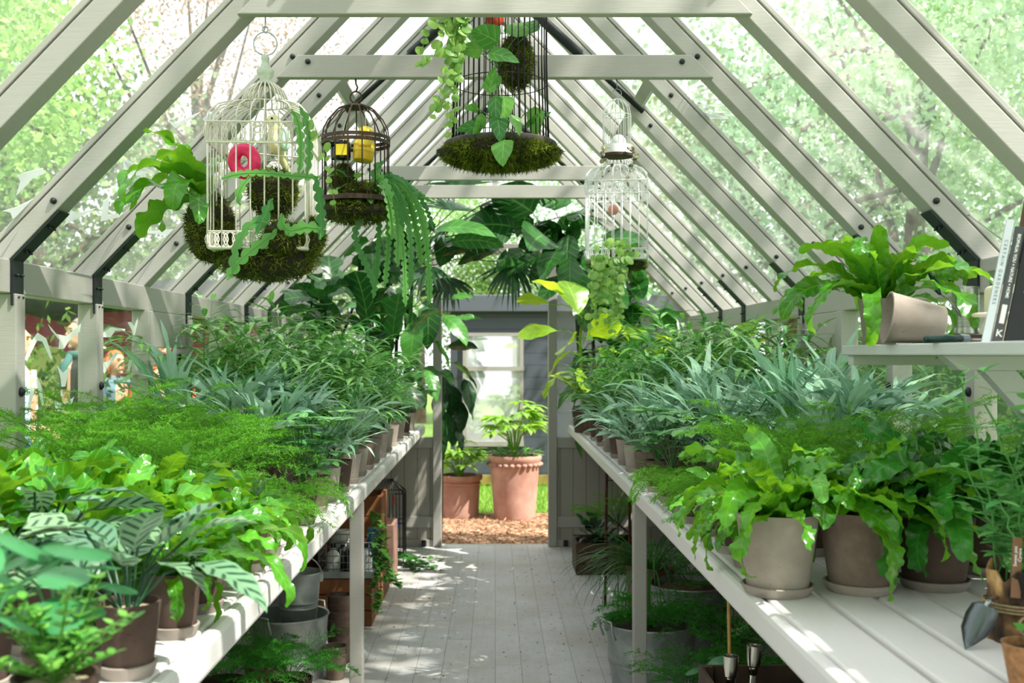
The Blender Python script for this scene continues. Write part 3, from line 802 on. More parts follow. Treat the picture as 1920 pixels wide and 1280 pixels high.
L_DARK = leafmat('deep_green_leaf', '#123018', '#27552A', '#3E6E3C', nv=6, veinw=.05, trans=.15, rough=.28)
L_GRASS = leafmat('spider_leaf', '#1E5A22', '#4B8A34', trans=.3, rough=.4)
STEM = plain('green_stem', '#6E9A3C', .5)
MOSSM = leafmat('moss_strand', '#2F3C10', '#7E8F2C', trans=.25, rough=.9, gloss=.1)
MOSSB = plain('moss_body', '#26220F', .95, noise=.5, nscale=60)

# ---------------------------------------------------------------- foliage generators (origin at soil level)
def f_nest(n=26, L=.30, W=.062, wave=.012, up=1.0, rip=.0035):
    b = MB()
    for i in range(n):
        t = i / n; az = i * 2.4 + R(-.3, .3)
        pit = (1.35 - 1.0 * t ** .8) * up + R(-.15, .15); l = L * R(.75, 1.1) * (.72 + .38 * t)
        leaf(b, (.012 * math.cos(az), .012 * math.sin(az), -.005), az, pit, l, W * R(.8, 1.2), strap, R(1.2, 2.8) * (.7 + .6 * t), 46, 5, .20, wave * R(.5, 1.2), R(2.6, 4.2), R(1.1, 2.2), R(-1.0, 1.0), R(-.3, .3), None, R(-.8, .8), rip)
    return b
def f_calathea(n=17, H=.15, L=.155, W=.078):
    b = MB()
    for i in range(n):
        t = i / n; az = i * 2.4 + R(-.4, .4); h = H * R(.5, 1.15) * (1.15 - .55 * t); out = .03 + .11 * t
        tip = Vector((out * math.cos(az), out * math.sin(az), h)); base = Vector((.012 * math.cos(az), .012 * math.sin(az), 0))
        b.tube([base, base.lerp(tip, .5) + Vector((0, 0, .02)), tip], .0024, 5, leaf=.3)
        leaf(b, tip, az + R(-.4, .4), R(-.1, 1.0) - .5 * t, L * R(.8, 1.15), W * R(.85, 1.1), ovate, R(.5, 1.1), 9, 7, .18, .003, 3, 1.2, R(-.4, .4), R(-.35, .35))
    return b
def f_asparagus(seed, n=20, L=.30, lift=.9, dense=1.0, droop=1.3):
    rr = np.random.default_rng(seed); b = MB()
    for i in range(n):
        az = i * 2.4 + rr.uniform(-.4, .4); pit = lift * rr.uniform(.6, 1.35); l = L * rr.uniform(.65, 1.15)
        k = 12; t = np.linspace(0, 1, k); p = pit - droop * t ** 1.3
        d = np.stack([np.cos(p) * np.cos(az), np.cos(p) * np.sin(az), np.sin(p)], 1)
        pts = np.zeros((k, 3)); pts[1:] = np.cumsum(d[:-1] * l / k, 0)
        b.tube(pts, np.linspace(.0014, .0005, k), 4, leaf=.15)
        side = np.array([-math.sin(az), math.cos(az), 0])
        nb = int(22 * dense); tb = rr.uniform(.28, 1, nb); idx = np.minimum((tb * (k - 1)).astype(int), k - 1)
        sg = rr.choice([-1, 1], nb); bl = l * .36 * (1.15 - tb) + .02
        bd = side[None] * sg[:, None] + d[idx] * .75 + rr.normal(size=(nb, 3)) * .12; bd /= np.linalg.norm(bd, axis=1)[:, None]
        m_ = int(22 * dense); u = np.tile(np.linspace(.02, 1, m_), nb); rep = np.repeat(np.arange(nb), m_)
        c = pts[idx][rep] + bd[rep] * (bl[rep] * u)[:, None] - np.array([0, 0, .05]) * (u ** 2 * bl[rep])[:, None]
        nd = bd[rep] * .55 + rr.normal(size=(len(rep), 3)) * .75
        blades(b, c, nd, .0115, .0021, rr, tone=np.clip(.3 + .5 * tb[rep] + rr.normal(size=len(rep)) * .12, 0, 1), tri=True)
    return b
def f_palm(n=9, H=.34, L=.13, pairs=9, W=.017):
    b = MB()
    for i in range(n):
        az = i * 2.4 + R(-.4, .4); pit = R(1.05, 1.45); l = H * R(.8, 1.35); k = 12; dr = R(.6, 1.5)
        t = np.linspace(0, 1, k); p = pit - dr * t ** 2
        d = np.stack([np.cos(p) * math.cos(az), np.cos(p) * math.sin(az), np.sin(p)], 1)
        pts = np.zeros((k, 3)); pts[1:] = np.cumsum(d[:-1] * l / (k - 1), 0); b.tube(pts, np.linspace(.003, .001, k), 5, leaf=.5)
        tn = R(0, 1)
        for j in range(pairs):
            q = .30 + .70 * j / (pairs - 1); c = np.array([np.interp(q, t, pts[:, a]) for a in range(3)]); pp = float(np.interp(q, t, p))
            for sg in (-1, 1):
                if j == pairs - 1 and sg == 1: a_, pi_ = az, pp
                else: a_, pi_ = az + sg * R(.75, 1.1), pp * .55 + R(-.1, .15)
                leaf(b, c, a_, pi_, L * R(.8, 1.1) * (.65 + .5 * math.sin(math.pi * (j + 1) / (pairs + 1))), W, lance, R(.5, 1.0), 5, 3, .15, 0, 1, 1, 0, 0, min(1, max(0, tn + R(-.2, .2))))
    return b
def f_blue(n=16, L=.24):
    b = MB()
    for i in range(n):
        az = i * 2.4 + R(-.4, .4); pit = R(.55, 1.45); l = L * R(.7, 1.2); tn = R(0, 1)
        base = Vector((0, 0, 0)); st = l * .42; tip = Vector((math.cos(az) * math.cos(pit) * st, math.sin(az) * math.cos(pit) * st, math.sin(pit) * st))
        b.tube([base, tip], .002, 4, leaf=.4)
        pts, d = leaf(b, tip, az, pit, l * .8, .029 * R(.8, 1.2), lance, R(.7, 2.0), 10, 3, .15, .005, 2, 1.2, R(-.9, .9), R(-.5, .5), tn)
        for j in range(RS.choice((2, 3, 4))):
            sg = 1 if j % 2 else -1; k = 1 + j
            leaf(b, pts[k], az + sg * R(.5, .85), pit * .8, l * R(.35, .6), .017, lance, R(.3, .8), 6, 3, .15, .003, 2, 1, 0, 0, tn)
    return b
def whorl(b, p, az, pit, n, L, W, prof=ovate, spread=1.9, tone=None, dro=.5):
    tn = R(0, 1) if tone is None else tone
    for j in range(n):
        a = az + (j - (n - 1) / 2) * (spread * 2 / n)
        leaf(b, p, a, pit - abs(j - (n - 1) / 2) * .02, L * R(.85, 1.1) * (1 - .25 * abs(j - (n - 1) / 2) / n), W, prof, dro, 6, 3, .14, 0, 1, 1, 0, 0, tn)
def f_schef(n=13, H=.20, L=.085, W=.030):
    b = MB()
    for i in range(n):
        az = i * 2.4 + R(-.4, .4); r = R(.03, .13); z = H * R(.35, 1.1)
        tip = Vector((r * math.cos(az), r * math.sin(az), z)); b.tube([(0, 0, 0), (tip.x * .4, tip.y * .4, z * .6), tip], .002, 4, leaf=.5)
        whorl(b, tip, az, R(-.1, .5), 7, L * R(.8, 1.15), W, obov, 2.6)
    return b
def f_broad(n=14, H=.25, L=.20, W=.085, prof=ovate, dro=.8):
    b = MB()
    for i in range(n):
        t = i / n; az = i * 2.4 + R(-.4, .4); z = H * R(.4, 1.1); r = .02 + .06 * t
        tip = Vector((r * math.cos(az), r * math.sin(az), z)); b.tube([(0, 0, 0), (tip.x * .3, tip.y * .3, z * .6), tip], .003, 5, leaf=.5)
        leaf(b, tip, az + R(-.3, .3), R(.0, 1.1), L * R(.75, 1.15), W * R(.85, 1.15), prof, R(.5, 1.2) * dro, 9, 5, .16, .004, 2, 1.2, R(-.2, .2), R(-.3, .3))
    return b
def f_fiddle(n=18, H=.75, L=.26, W=.17):
    b = MB(); b.tube([(0, 0, 0), (.02, .01, H * .5), (0, .03, H)], [.010, .008, .005], 7, leaf=0)
    for i in range(n):
        z = H * (.25 + .75 * i / n); az = i * 2.4 + R(-.3, .3)
        leaf(b, (0, 0, z), az, R(.2, .9) + .4 * i / n, L * R(.8, 1.15), W * R(.85, 1.1), fiddle, R(.4, 1.1), 11, 7, .14, .008, 2.5, 1.2, R(-.3, .3), R(-.3, .3))
    return b
def f_herb(n=30, H=.13, L=.018, W=.012):
    b = MB()
    for i in range(n):
        az = i * 2.4; r = R(.02, .13); h = H * R(.35, 1.1); k = 7
        pts = [Vector((r * (j / k) * math.cos(az), r * (j / k) * math.sin(az), h * (j / k) ** .8)) for j in range(k + 1)]
        b.tube(pts, .0013, 4, leaf=.7)
        for j in range(2, k + 1):
            for sg in range(3): leaf(b, pts[j], az + j * 1.57 + sg * 2.1, .5, L * R(.8, 1.2), W, ovate, .3, 4, 3, .1)
    return b
def f_coin(n=11, H=.14, r=.034):
    b = MB()
    for i in range(n):
        az = i * 2.4 + R(-.3, .3); z = H * R(.5, 1.15); ro = R(.04, .12)
        tip = Vector((ro * math.cos(az), ro * math.sin(az), z)); b.tube([(0, 0, 0), (tip.x * .5, tip.y * .5, z * .75), tip], .0022, 5, leaf=.8)
        coin(b, tip, az, R(.1, .8), r * R(.75, 1.15))
    return b
def coin(b, c, az, tilt, r):                           # round dished leaf
    n = 20; th = np.arange(n) * 2 * math.pi / n; tn = R(0, 1)
    nrm = Vector((math.cos(az) * math.sin(tilt), math.sin(az) * math.sin(tilt), math.cos(tilt)))
    u = nrm.orthogonal().normalized(); w_ = nrm.cross(u)
    V = [c]; 
    for rr in (.5, 1.0):
        for a in th: V.append(c + u * (math.cos(a) * r * rr) + w_ * (math.sin(a) * r * rr * .95) - nrm * (r * .12 * rr * rr))
    T = [(0, 1 + i, 1 + (i + 1) % n) for i in range(n)]; Q = [(1 + i, 1 + n + i, 1 + n + (i + 1) % n, 1 + (i + 1) % n) for i in range(n)]
    lf = np.zeros((len(V), 3)); lf[:, 0] = .5; lf[:, 1] = .5; lf[:, 2] = tn
    b.add([tuple(v) for v in V], Q, T, lf)

FOL = {}
def species(key, gens, mat):
    FOL[key] = [g.mesh(key, [mat], True) for g in gens]
species('nest', [f_nest(32, .33, .056, .009, 1.05, .002) for _ in range(4)], L_NEST)
species('nestbig', [f_nest(38, .32, .054, .011, 1.12, .0042) for _ in range(3)], L_NEST)
species('nestdark', [f_nest(34, .33, .058, .012, 1.12, .0045) for _ in range(2)], L_NESTD)
species('nestup', [f_nest(34, .31, .052, .010, 1.32, .003)], L_NEST)
species('calathea', [f_calathea(17, .12, .14, .070) for _ in range(3)], L_CALA)
species('asparagus', [f_asparagus(k, 24, .37, 1.0) for k in (1, 2, 3)], L_ASP)
species('asptrail', [f_asparagus(k, 16, .26, .6, 1.0, 2.0) for k in (4, 5)], L_ASP)
species('aspdark', [f_asparagus(k, 22, .34, .9) for k in (6, 7)], L_ASPD)
species('palm', [f_palm(11, .42, .15, 9, .019) for _ in range(3)], L_PALM)
species('blue', [f_blue(20, .33) for _ in range(3)], L_BLUE)
species('schef', [f_schef() for _ in range(2)], L_SCHEF)
species('broad', [f_broad() for _ in range(3)], L_BROAD)
species('lime', [f_broad(12, .30, .22, .12, obov, .7) for _ in range(2)], L_SUNLIT)
species('fiddle', [f_fiddle() for _ in range(2)], L_FIDD)
species('herb', [f_herb() for _ in range(2)], L_HERB)
species('coin', [f_coin()], L_COIN)

# ---------------------------------------------------------------- pots
def pot_mb(rt, rb, h, wall=.005):
    return MB().lathe([(.001, .002), (rb * .96, 0), (rb, .004), (rt - .001, h - .004), (rt, h), (rt - wall, h), (rt - wall - .001, h - .02), (rb - wall, .008), (.001, .008)], 28)
def saucer_mb(r):
    return MB().lathe([(.001, 0), (r * .84, 0), (r * .87, .002), (r, .021), (r - .005, .022), (r * .82, .007), (.001, .007)], 28)
def soil_mb(r):
    n = 18; pr = [(.0005, .004), (r * .5, .005), (r, 0)]
    return MB().lathe(pr, n)
POTS = {}
for k, (rt, rb, h) in dict(s=(.052, .038, .112), m=(.060, .044, .130), l=(.088, .064, .168)).items():
    POTS[k] = dict(h=h, rt=rt, pot={c: pot_mb(rt, rb, h).mesh('pot', [mt], True) for c, mt in (('brown', CLAYD), ('grey', CLAY), ('pale', CLAYG), ('pink', CLAYP))},
                   saucer=saucer_mb(rb * 1.22).mesh('saucer', [SAUCER], True), soil=soil_mb(rt - .004).mesh('soil', [GRIT if k != 'l' else SOIL]))
for P_ in POTS.values():
    for me in list(P_['pot'].values()) + [P_['saucer']]:
        me.set_sharp_from_angle(angle=math.radians(40))
PLANTS = []
def potted(key, kname, x, y, z=BZ, size='s', colr='brown', scale=1.0, row=None, side=None, label=None, group=None, name=None, saucer=True, cat='potted plant', dh=0, fol=None):
    g = POTS[size]; r_ = empty(name or kname, (x, y, z), R(0, 6.28))
    zz = .006 if saucer else 0.0
    if saucer: instance('saucer', g['saucer'], r_)
    instance('pot', g['pot'][colr], r_, (0, 0, zz))
    instance('soil', g['soil'], r_, (0, 0, zz + g['h'] - .014))
    instance('foliage', RS.choice(FOL[fol or key]), r_, (0, 0, zz + g['h'] - .014), R(0, 6.28), scale)
    tag(r_, label, cat, group)
    if row: PLANTS.append((side, row, y, r_, colr, key))
    return r_
LOOK = dict(nest='bright wavy nest fern', nestbig='large wavy nest fern', nestdark='dark wavy nest fern', calathea='striped calathea', asparagus='feathery asparagus fern', asptrail='drooping asparagus fern', palm='parlour palm', blue='blue grey fern', schef='small umbrella plant', broad='broad leaved plant', lime='sunlit lime coloured plant', fiddle='fiddle leaf fig', herb='small leaved herb', coin='round leaved plant')
KN = dict(nest='potted_nest_fern', nestbig='potted_nest_fern', nestdark='potted_nest_fern', calathea='potted_calathea', asparagus='potted_asparagus_fern', asptrail='potted_asparagus_fern', palm='potted_palm', blue='potted_blue_fern', schef='potted_umbrella_plant', broad='potted_broad_leaf_plant', lime='potted_lime_leaf_plant', fiddle='potted_fiddle_leaf_fig', herb='potted_herb', coin='potted_coin_plant')
def put(side, row, key, x, y, size='s', colr=None, scale=1.0, jx=.015, jy=.02):
    colr = colr or RS.choice(('brown', 'brown', 'grey', 'pale'))
    potted(key, KN[key], side * (x + R(-jx, jx)), y + R(-jy, jy), BZ, size, colr, scale, row, side)
# left bench, row by row ------------------------------------------------
L_, R_ = -1, 1
for y, key, c, sc_ in ((1.70, 'calathea', 'brown', 1.0), (1.94, 'nest', 'brown', .55), (2.13, 'nest', 'brown', .68),
                  (2.36, 'nest', 'pink', .6), (2.53, 'nest', 'pink', .62), (2.72, 'asptrail', 'pink', .8), (3.00, 'asptrail', 'brown', .9),
                  (3.22, 'schef', 'brown', .95), (3.46, 'schef', 'grey', 1.0), (3.72, 'blue', 'pale', .8), (3.98, 'palm', 'brown', .7), (4.24, 'blue', 'pale', .85),
                  (4.50, 'palm', 'pale', .8), (4.76, 'palm', 'grey', .85), (5.04, 'broad', 'pale', .7), (5.32, 'palm', 'pale', .85), (5.62, 'broad', 'pale', .8), (5.95, 'broad', 'pale', .8), (6.3, 'broad', 'pale', .9), (6.75, 'broad', 'brown', .9), (7.2, 'broad', 'pale', .9)):
    put(L_, 'front', key, .585, y, 's', c, sc_, .004, .0)
put(L_, 'front', 'coin', .625, 1.20, 's', 'grey', 1.25, 0, 0)
put(L_, 'front', 'coin', .575, 1.42, 's', 'brown', .9, 0, 0)
put(L_, 'front', 'herb', .54, 1.31, 's', 'brown', .9, 0, 0)
for y, key, sc_ in ((1.62, 'calathea', .95), (1.84, 'calathea', .95), (2.08, 'nest', .9), (2.32, 'nest', .92), (2.58, 'nest', .92), (2.84, 'asparagus', .95), (3.12, 'asparagus', 1.0), (3.38, 'asparagus', 1.0),
                  (3.66, 'blue', 1.0), (3.94, 'schef', 1.3), (4.22, 'palm', 1.0), (4.52, 'palm', 1.0), (4.84, 'palm', 1.05), (5.18, 'palm', 1.1), (5.55, 'palm', 1.1), (5.95, 'broad', 1.2), (6.4, 'broad', 1.3), (6.9, 'broad', 1.3)):
    put(L_, 'second', key, .79, y, 'm', None, sc_)
for y, key, sc_ in ((1.95, 'nest', .95), (2.2, 'nest', 1.1), (2.48, 'nest', 1.05), (2.76, 'asparagus', 1.1), (3.06, 'asparagus', 1.1), (3.36, 'asparagus', 1.15), (3.66, 'asparagus', 1.1),
                  (3.98, 'blue', 1.2), (4.30, 'blue', 1.2), (4.64, 'palm', 1.2), (5.0, 'palm', 1.25), (5.4, 'palm', 1.3), (5.85, 'palm', 1.3)):
    put(L_, 'third', key, 1.00, y, 'm', None, sc_)
for y, key, sc_ in ((2.42, 'nest', 1.0), (2.74, 'nest', 1.05), (3.05, 'asparagus', 1.2), (3.38, 'asparagus', 1.25), (3.72, 'asparagus', 1.2), (4.08, 'blue', 1.3), (4.45, 'palm', 1.25), (4.85, 'palm', 1.3), (5.3, 'palm', 1.35), (5.8, 'palm', 1.4)):
    put(L_, 'back', key, 1.21, y, 'm', None, sc_)
put(L_, 'third', 'fiddle', 1.02, 6.35, 'l', 'brown', 1.0); put(L_, 'back', 'fiddle', 1.16, 6.95, 'l', 'brown', 1.05); put(L_, 'third', 'fiddle', .80, 7.3, 'l', 'brown', .95)
# right bench ------------------------------------------------------------
for y, key, c, sz, sc_ in ((2.57, 'nest', 'grey', 's', .6), (2.76, 'nest', 'brown', 's', .6), (3.03, 'asptrail', 'brown', 's', .85), (3.25, 'asptrail', 'brown', 's', .9), (3.49, 'asptrail', 'brown', 's', .8),
                  (3.70, 'schef', 'brown', 's', .9), (3.98, 'schef', 'brown', 's', .95), (4.35, 'blue', 'grey', 's', .85), (4.66, 'blue', 'pale', 's', .8), (4.95, 'palm', 'pale', 's', .8), (5.28, 'blue', 'brown', 's', .8),
                  (5.62, 'palm', 'pale', 's', .8), (5.98, 'broad', 'brown', 's', .8), (6.35, 'broad', 'brown', 'm', .8), (6.8, 'broad', 'brown', 'm', .9), (7.3, 'lime', 'pink', 'm', .9)):
    put(R_, 'front', key, .615, y, sz, c, sc_, .004, 0)
for x, y, c, key, sc_ in ((.605, 2.285, 'pale', 'nestbig', .95), (.79, 2.31, 'grey', 'nestbig', .98), (.965, 2.345, 'brown', 'nestdark', 1.0), (1.17, 2.50, 'brown', 'nestdark', 1.0)):
    put(R_, 'nearest', key, x, y, 'l', c, sc_, 0, 0)
for y, key, sc_ in ((2.74, 'asparagus', .9), (2.98, 'asparagus', 1.0), (3.26, 'asparagus', 1.0), (3.56, 'schef', 1.3), (3.86, 'blue', 1.1), (4.16, 'blue', 1.1), (4.48, 'blue', 1.05), (4.82, 'palm', 1.0), (5.18, 'palm', 1.05), (5.55, 'palm', 1.1), (5.95, 'broad', 1.2), (6.4, 'schef', 1.6), (6.95, 'broad', 1.3)):
    put(R_, 'second', key, .81, y, 'm', None, sc_)
for y, key, sc_ in ((2.68, 'asparagus', 1.0), (2.96, 'asparagus', 1.1), (3.28, 'blue', 1.1), (3.6, 'blue', 1.15), (3.94, 'blue', 1.15), (4.3, 'blue', 1.2), (4.68, 'palm', 1.15), (5.08, 'palm', 1.2), (5.5, 'palm', 1.25), (5.98, 'palm', 1.3), (6.5, 'broad', 1.4), (7.1, 'lime', 1.4)):
    put(R_, 'third', key, 1.01, y, 'm', None, sc_)
for y, key, sc_ in ((2.86, 'asparagus', 1.05), (3.16, 'asparagus', 1.1), (3.5, 'blue', 1.2), (3.86, 'blue', 1.2), (4.24, 'palm', 1.15), (4.64, 'palm', 1.2), (5.06, 'palm', 1.3), (5.5, 'palm', 1.3), (6.0, 'broad', 1.4), (6.6, 'lime', 1.4), (7.2, 'broad', 1.5)):
    put(R_, 'back', key, 1.21, y, 'm', None, sc_)
rows = {}
for side, row, y, o, colr, key in PLANTS: rows.setdefault((side, row), []).append((y if row != 'nearest' else abs(o.location.x), o, colr, key))
for (side, row), lst in rows.items():
    lst.sort(key=lambda q: q[0])
    for i, (y, o, colr, key) in enumerate(lst):
        if row == 'nearest': lb = '%s in %s pot, %s from the aisle among the big front pots' % (LOOK[key], colr, ORD[i])
        else: lb = '%s in %s pot, %s from camera in %s bench %s row' % (LOOK[key], colr, ORD[i], SIDE[side], row)
        tag(o, lb, None, '%s on the %s bench' % (dict(nest='nest ferns', nestbig='nest ferns', nestdark='nest ferns', asptrail='asparagus ferns', asparagus='asparagus ferns').get(key, LOOK[key] + 's'), SIDE[side]))
# ---------------------------------------------------------------- writing on things
FONT = None
def text_mesh(body, size, mat, parent, M, name='lettering', bold=0.0):
    cu = bpy.data.curves.new(name, 'FONT'); cu.body = body; cu.size = size; cu.extrude = .0002; cu.offset = bold
    cu.align_x = 'CENTER'; cu.align_y = 'CENTER'
    o = bpy.data.objects.new(name, cu); COL.objects.link(o)
    dg = bpy.context.evaluated_depsgraph_get(); me = bpy.data.meshes.new_from_object(o.evaluated_get(dg))
    bpy.data.objects.remove(o); me.materials.clear(); me.materials.append(mat)
    t = bpy.data.objects.new(name, me); COL.objects.link(t); t.parent = parent; t.matrix_local = M
    return t
WHITE = plain('white_print', '#F2F2EE', .6)
def facing(loc, rx=math.pi / 2, ry=0, rz=0):
    return Matrix.Translation(loc) @ Matrix.Rotation(rz, 4, 'Z') @ Matrix.Rotation(ry, 4, 'Y') @ Matrix.Rotation(rx, 4, 'X')

# ---------------------------------------------------------------- shelf on the right wall
SZ = 1.425
sh = empty('wall_shelf', (1.38, 2.2, SZ), 0, 'grey painted bracket shelf on the right wall above the bench', 'shelf')
MB().box(-.45, .025, -.75, .66, -.026, 0).build('board', SHELFM, sh, bevel=.003)
MB().box(-.44, .0, .60, .64, -.052, -.0265).build('batten', SHELFM, sh, bevel=.002)
for yy in (.10, -.62):
    MB().prism([(-.42, yy - .02, -.0265), (0, yy - .02, -.0265), (0, yy - .02, -.058), (-.385, yy - .02, -.058)], (0, .04, 0)).build('arm', SHELFM, sh, bevel=.002)
    MB().prism([(-.335, yy - .018, -.058), (-.265, yy - .018, -.058), (0, yy - .018, -.36), (0, yy - .018, -.43)], (0, .036, 0)).build('brace', SHELFM, sh, bevel=.002)
p = potted('nest', 'potted_nest_fern', .988, 2.745, SZ, 's', 'pale', .98, None, None, 'lively nest fern in grey pot standing on the wall shelf', None, fol='nestup')
MBp = MB().lathe([(.001, .004), (.040, 0), (.043, .003), (.060, .122), (.062, .126), (.057, .127), (.0555, .118), (.039, .010), (.001, .010)], 32)
o = MBp.build('empty_flower_pot', CLAYG, None, True, auto=35)
ang = math.atan2(.062 - .043, .126)
o.rotation_euler = (0, -math.pi / 2 + ang, math.radians(-8)); o.location = (1.045, 2.49, SZ + .043 * math.cos(ang) + .0015)
o.location.z = SZ + .0445
tag(o, 'empty pale clay pot lying on its side on the wall shelf', 'flower pot')

GREENH = plain('green_handle', '#0F3A33', .3)
STEEL = plain('steel', '#9A9FA2', .25, .9)
sec = empty('secateurs', (.985, 2.26, SZ), math.radians(8), 'green handled secateurs lying at the front edge of the shelf', 'secateurs')
for sg in (-1, 1):
    MB().tube([(-.075, sg * .006, .009), (-.04, sg * .014, .010), (.0, sg * .009, .009)], [.006, .0085, .006], 8).build('handle', GREENH, sec, True)
MB().tube([(0, 0, .009), (.02, 0, .009)], [.011, .009], 8).prism([(.015, -.006, .006), (.07, .006, .006), (.07, .009, .006), (.018, .010, .006)], (0, 0, .004)).build('blade', STEEL, sec)

TIN = plain('tin', '#C9CBC9', .32, .85)
tin = empty('tin_can', (1.20, 2.72, SZ + .027), 0, 'ribbed shiny tin can holding green hand tools on the shelf', 'tin can')
pr = [(.001, .002), (.033, .001), (.0335, .004)]
for k in range(13): z = .018 + k * .0062; pr += [(.0316, z), (.0336, z + .0016), (.0336, z + .0031), (.0316, z + .0047)]
pr += [(.033, .102), (.033, .116), (.0342, .118), (.0342, .121), (.0325, .121), (.032, .006), (.001, .006)]
MB().lathe(pr, 36).build('can', TIN, tin, True, auto=30)
tr = MB().box(-.055, .055, -.05, .05, 0, .026); o = tr.build('wooden_block', DWOOD, None, loc=(1.20, 2.72, SZ), bevel=.003); tag(o, 'brown wooden block under the tin can on the shelf', 'block')
def hand_tool(loc, az, lean, label):
    t = empty('hand_tool', loc, az, label, 'hand tool')
    t.rotation_euler = (0, lean, az)
    MB().tube([(0, 0, 0), (.0, 0, .10), (.012, 0, .125)], .003, 6).build('shank', STEEL, t, True)
    MB().tube([(.012, 0, .122), (.012, 0, .135), (.004, 0, .155), (0, 0, .185), (.004, 0, .205)], [.004, .0075, .0085, .007, .003], 8).build('handle', GREENH, t, True)
hand_tool((1.205, 2.72, SZ + .036), math.radians(170), math.radians(12), 'green handled tool standing upright in the tin can')
hand_tool((1.205, 2.70, SZ + .036), math.radians(185), math.radians(36) , 'green handled tool leaning far left out of the tin can')
ZINC = plain('mossy_zinc', '#8F9A82', .55, .5, noise=.3, nscale=12)
bk = empty('zinc_pail', (1.295, 2.66, SZ), 0, 'dull zinc pail at the back of the shelf behind the cream box', 'pail')
MB().lathe([(.001, .003), (.045, 0), (.058, .18), (.060, .185), (.055, .183), (.043, .008), (.001, .008)], 26).build('body', ZINC, bk, True, auto=40)
for (x, z, r0, r1, h, nm_, mt, lab, cat) in ((1.285, .02, .006, .012, .34, 'wooden_stick', BARK, 'rough wooden stick standing in the zinc pail', 'stick'),):
    o = MB().tube([(0, 0, 0), (.02, 0, .17), (.05, 0, h)], [.010, .011, .011], 8).build(nm_, mt, None, True, loc=(x, 2.67, SZ + z)); tag(o, lab, cat)
bt = empty('spray_bottle', (1.315, 2.645, SZ + .02), 0, 'black capped bottle standing in the zinc pail', 'bottle')
MB().lathe([(.001, 0), (.022, .002), (.022, .16), (.016, .18), (.015, .19)], 20).build('body', plain('smoky_glass', '#3A4238', .2), bt, True, auto=40)
MB().lathe([(.019, .185), (.019, .215), (.015, .217), (.015, .238), (.001, .239)], 20).ring((0, 0, .217), .019, .0016).build('cap', plain('black_plastic', '#141618', .35), bt, True, auto=40)
CREAM = plain('cream_enamel', '#D8CFB8', .4)
cb = empty('cream_box', (1.175, 2.42, SZ), math.radians(-6), 'cream enamel box with rounded window and hoop, between tin and books', 'box')
def rrect(w_, h_, r, n=5):
    pts = []
    for cx, cz, a0 in ((w_ / 2 - r, h_ - r, 0), (-w_ / 2 + r, h_ - r, 90), (-w_ / 2 + r, r, 180), (w_ / 2 - r, r, 270)):
        for k in range(n + 1): a = math.radians(a0 + 90 * k / n); pts.append((cx + r * math.cos(a), 0, cz + r * math.sin(a)))
    return pts
MB().prism(rrect(.085, .135, .014), (0, .06, 0)).build('body', CREAM, cb, bevel=.003)
MB().prism([(x, -.0012, z + .055) for x, _, z in rrect(.045, .06, .008)], (0, .001, 0)).build('window', plain('grey_mesh', '#8B8F90', .5), cb)
MB().ring((-.015, .02, .066), .060, .0055, 'z', 30, 7).build('hoop', CREAM, cb, True)

def book(loc, w_, h_, d_, lean, cover, label, spine=None, sm=None, pages=True, rz=0.0, cat='book'):
    b = empty('book', loc, 0, label, cat); b.rotation_euler = (0, lean, rz)
    m = MB().box(0, .0025, 0, d_, 0, h_).box(w_ - .0025, w_, 0, d_, 0, h_).box(0, w_, 0, .0025, 0, h_)
    m.build('cover', cover, b, bevel=.001)
    MB().box(.003, w_ - .003, .003, d_ - .004, .003, h_ - .003).build('pages', plain('pages', '#DDD8CC', .8), b)
    return b
LEAN = math.radians(10.5)
CW = plain('white_cover', '#D9E0E6', .45); CG = plain('charcoal_cover', '#4A4B50', .5); CB = plain('black_cover', '#14161B', .4)
INK = plain('grey_ink', '#7F8A96', .6)
b1 = book((.957, 2.10, SZ + .001), .017, .243, .17, LEAN, CW, 'white spined book leaning at the left end of the shelf books', rz=math.radians(-25))
text_mesh('C E R T A I N   G A R D E N E R S', .0088, INK, b1, facing((.0085, -.0006, .14), math.pi / 2, math.pi / 2))
b2 = book((.9735, 2.091, SZ + .001), .019, .228, .16, LEAN, CG, 'charcoal spined book with white capitals between white and black books', rz=math.radians(-25))
text_mesh('BIOPHILIA: YOU + NATURE + HOME', .0078, WHITE, b2, facing((.0105, -.0006, .151), math.pi / 2, math.pi / 2), bold=.0002)
MB().box(.006, .015, -.0006, .0004, .038, .075).build('label', WHITE, b2)
text_mesh('K', .019, WHITE, b2, facing((.0105, -.0006, .018)), bold=.0003)
b3 = book((.9915, 2.079, SZ + .001), .125, .222, .12, LEAN, CB, 'thick black book with a white framed square, rightmost on the shelf', rz=math.radians(-25))
fr = MB(); 
for (x0, x1, z0, z1) in ((.018, .064, .128, .1295), (.018, .064, .0985, .10), (.018, .0195, .0985, .1295), (.0625, .064, .0985, .1295)): fr.box(x0, x1, -.0007, .0003, z0, z1)
fr.build('frame_mark', WHITE, b3)
text_mesh('W', .010, WHITE, b3, facing((.027, -.0006, .114))); text_mesh('CO', .008, WHITE, b3, facing((.029, -.0006, .105)))
o = MB().lathe([(.001, 0), (.013, .001), (.013, .028), (.001, .029)], 16).build('white_tub', WHITE, None, True, loc=(1.052, 2.02, SZ), auto=40); tag(o, 'small white tub standing before the black book', 'tub')
o = MB().tube([(.02, .005, -.20), (.072, .005, -.025), (.062, .003, -.006), (.045, 0, .006), (-.066, 0, .088)], .0014, 6).ball((-.0665, 0, .0885), .003).build('thin_rod', STEEL, None, True, loc=(1.245, 2.655, SZ + .235)); tag(o, 'thin metal rod poking left from behind the books', 'rod')

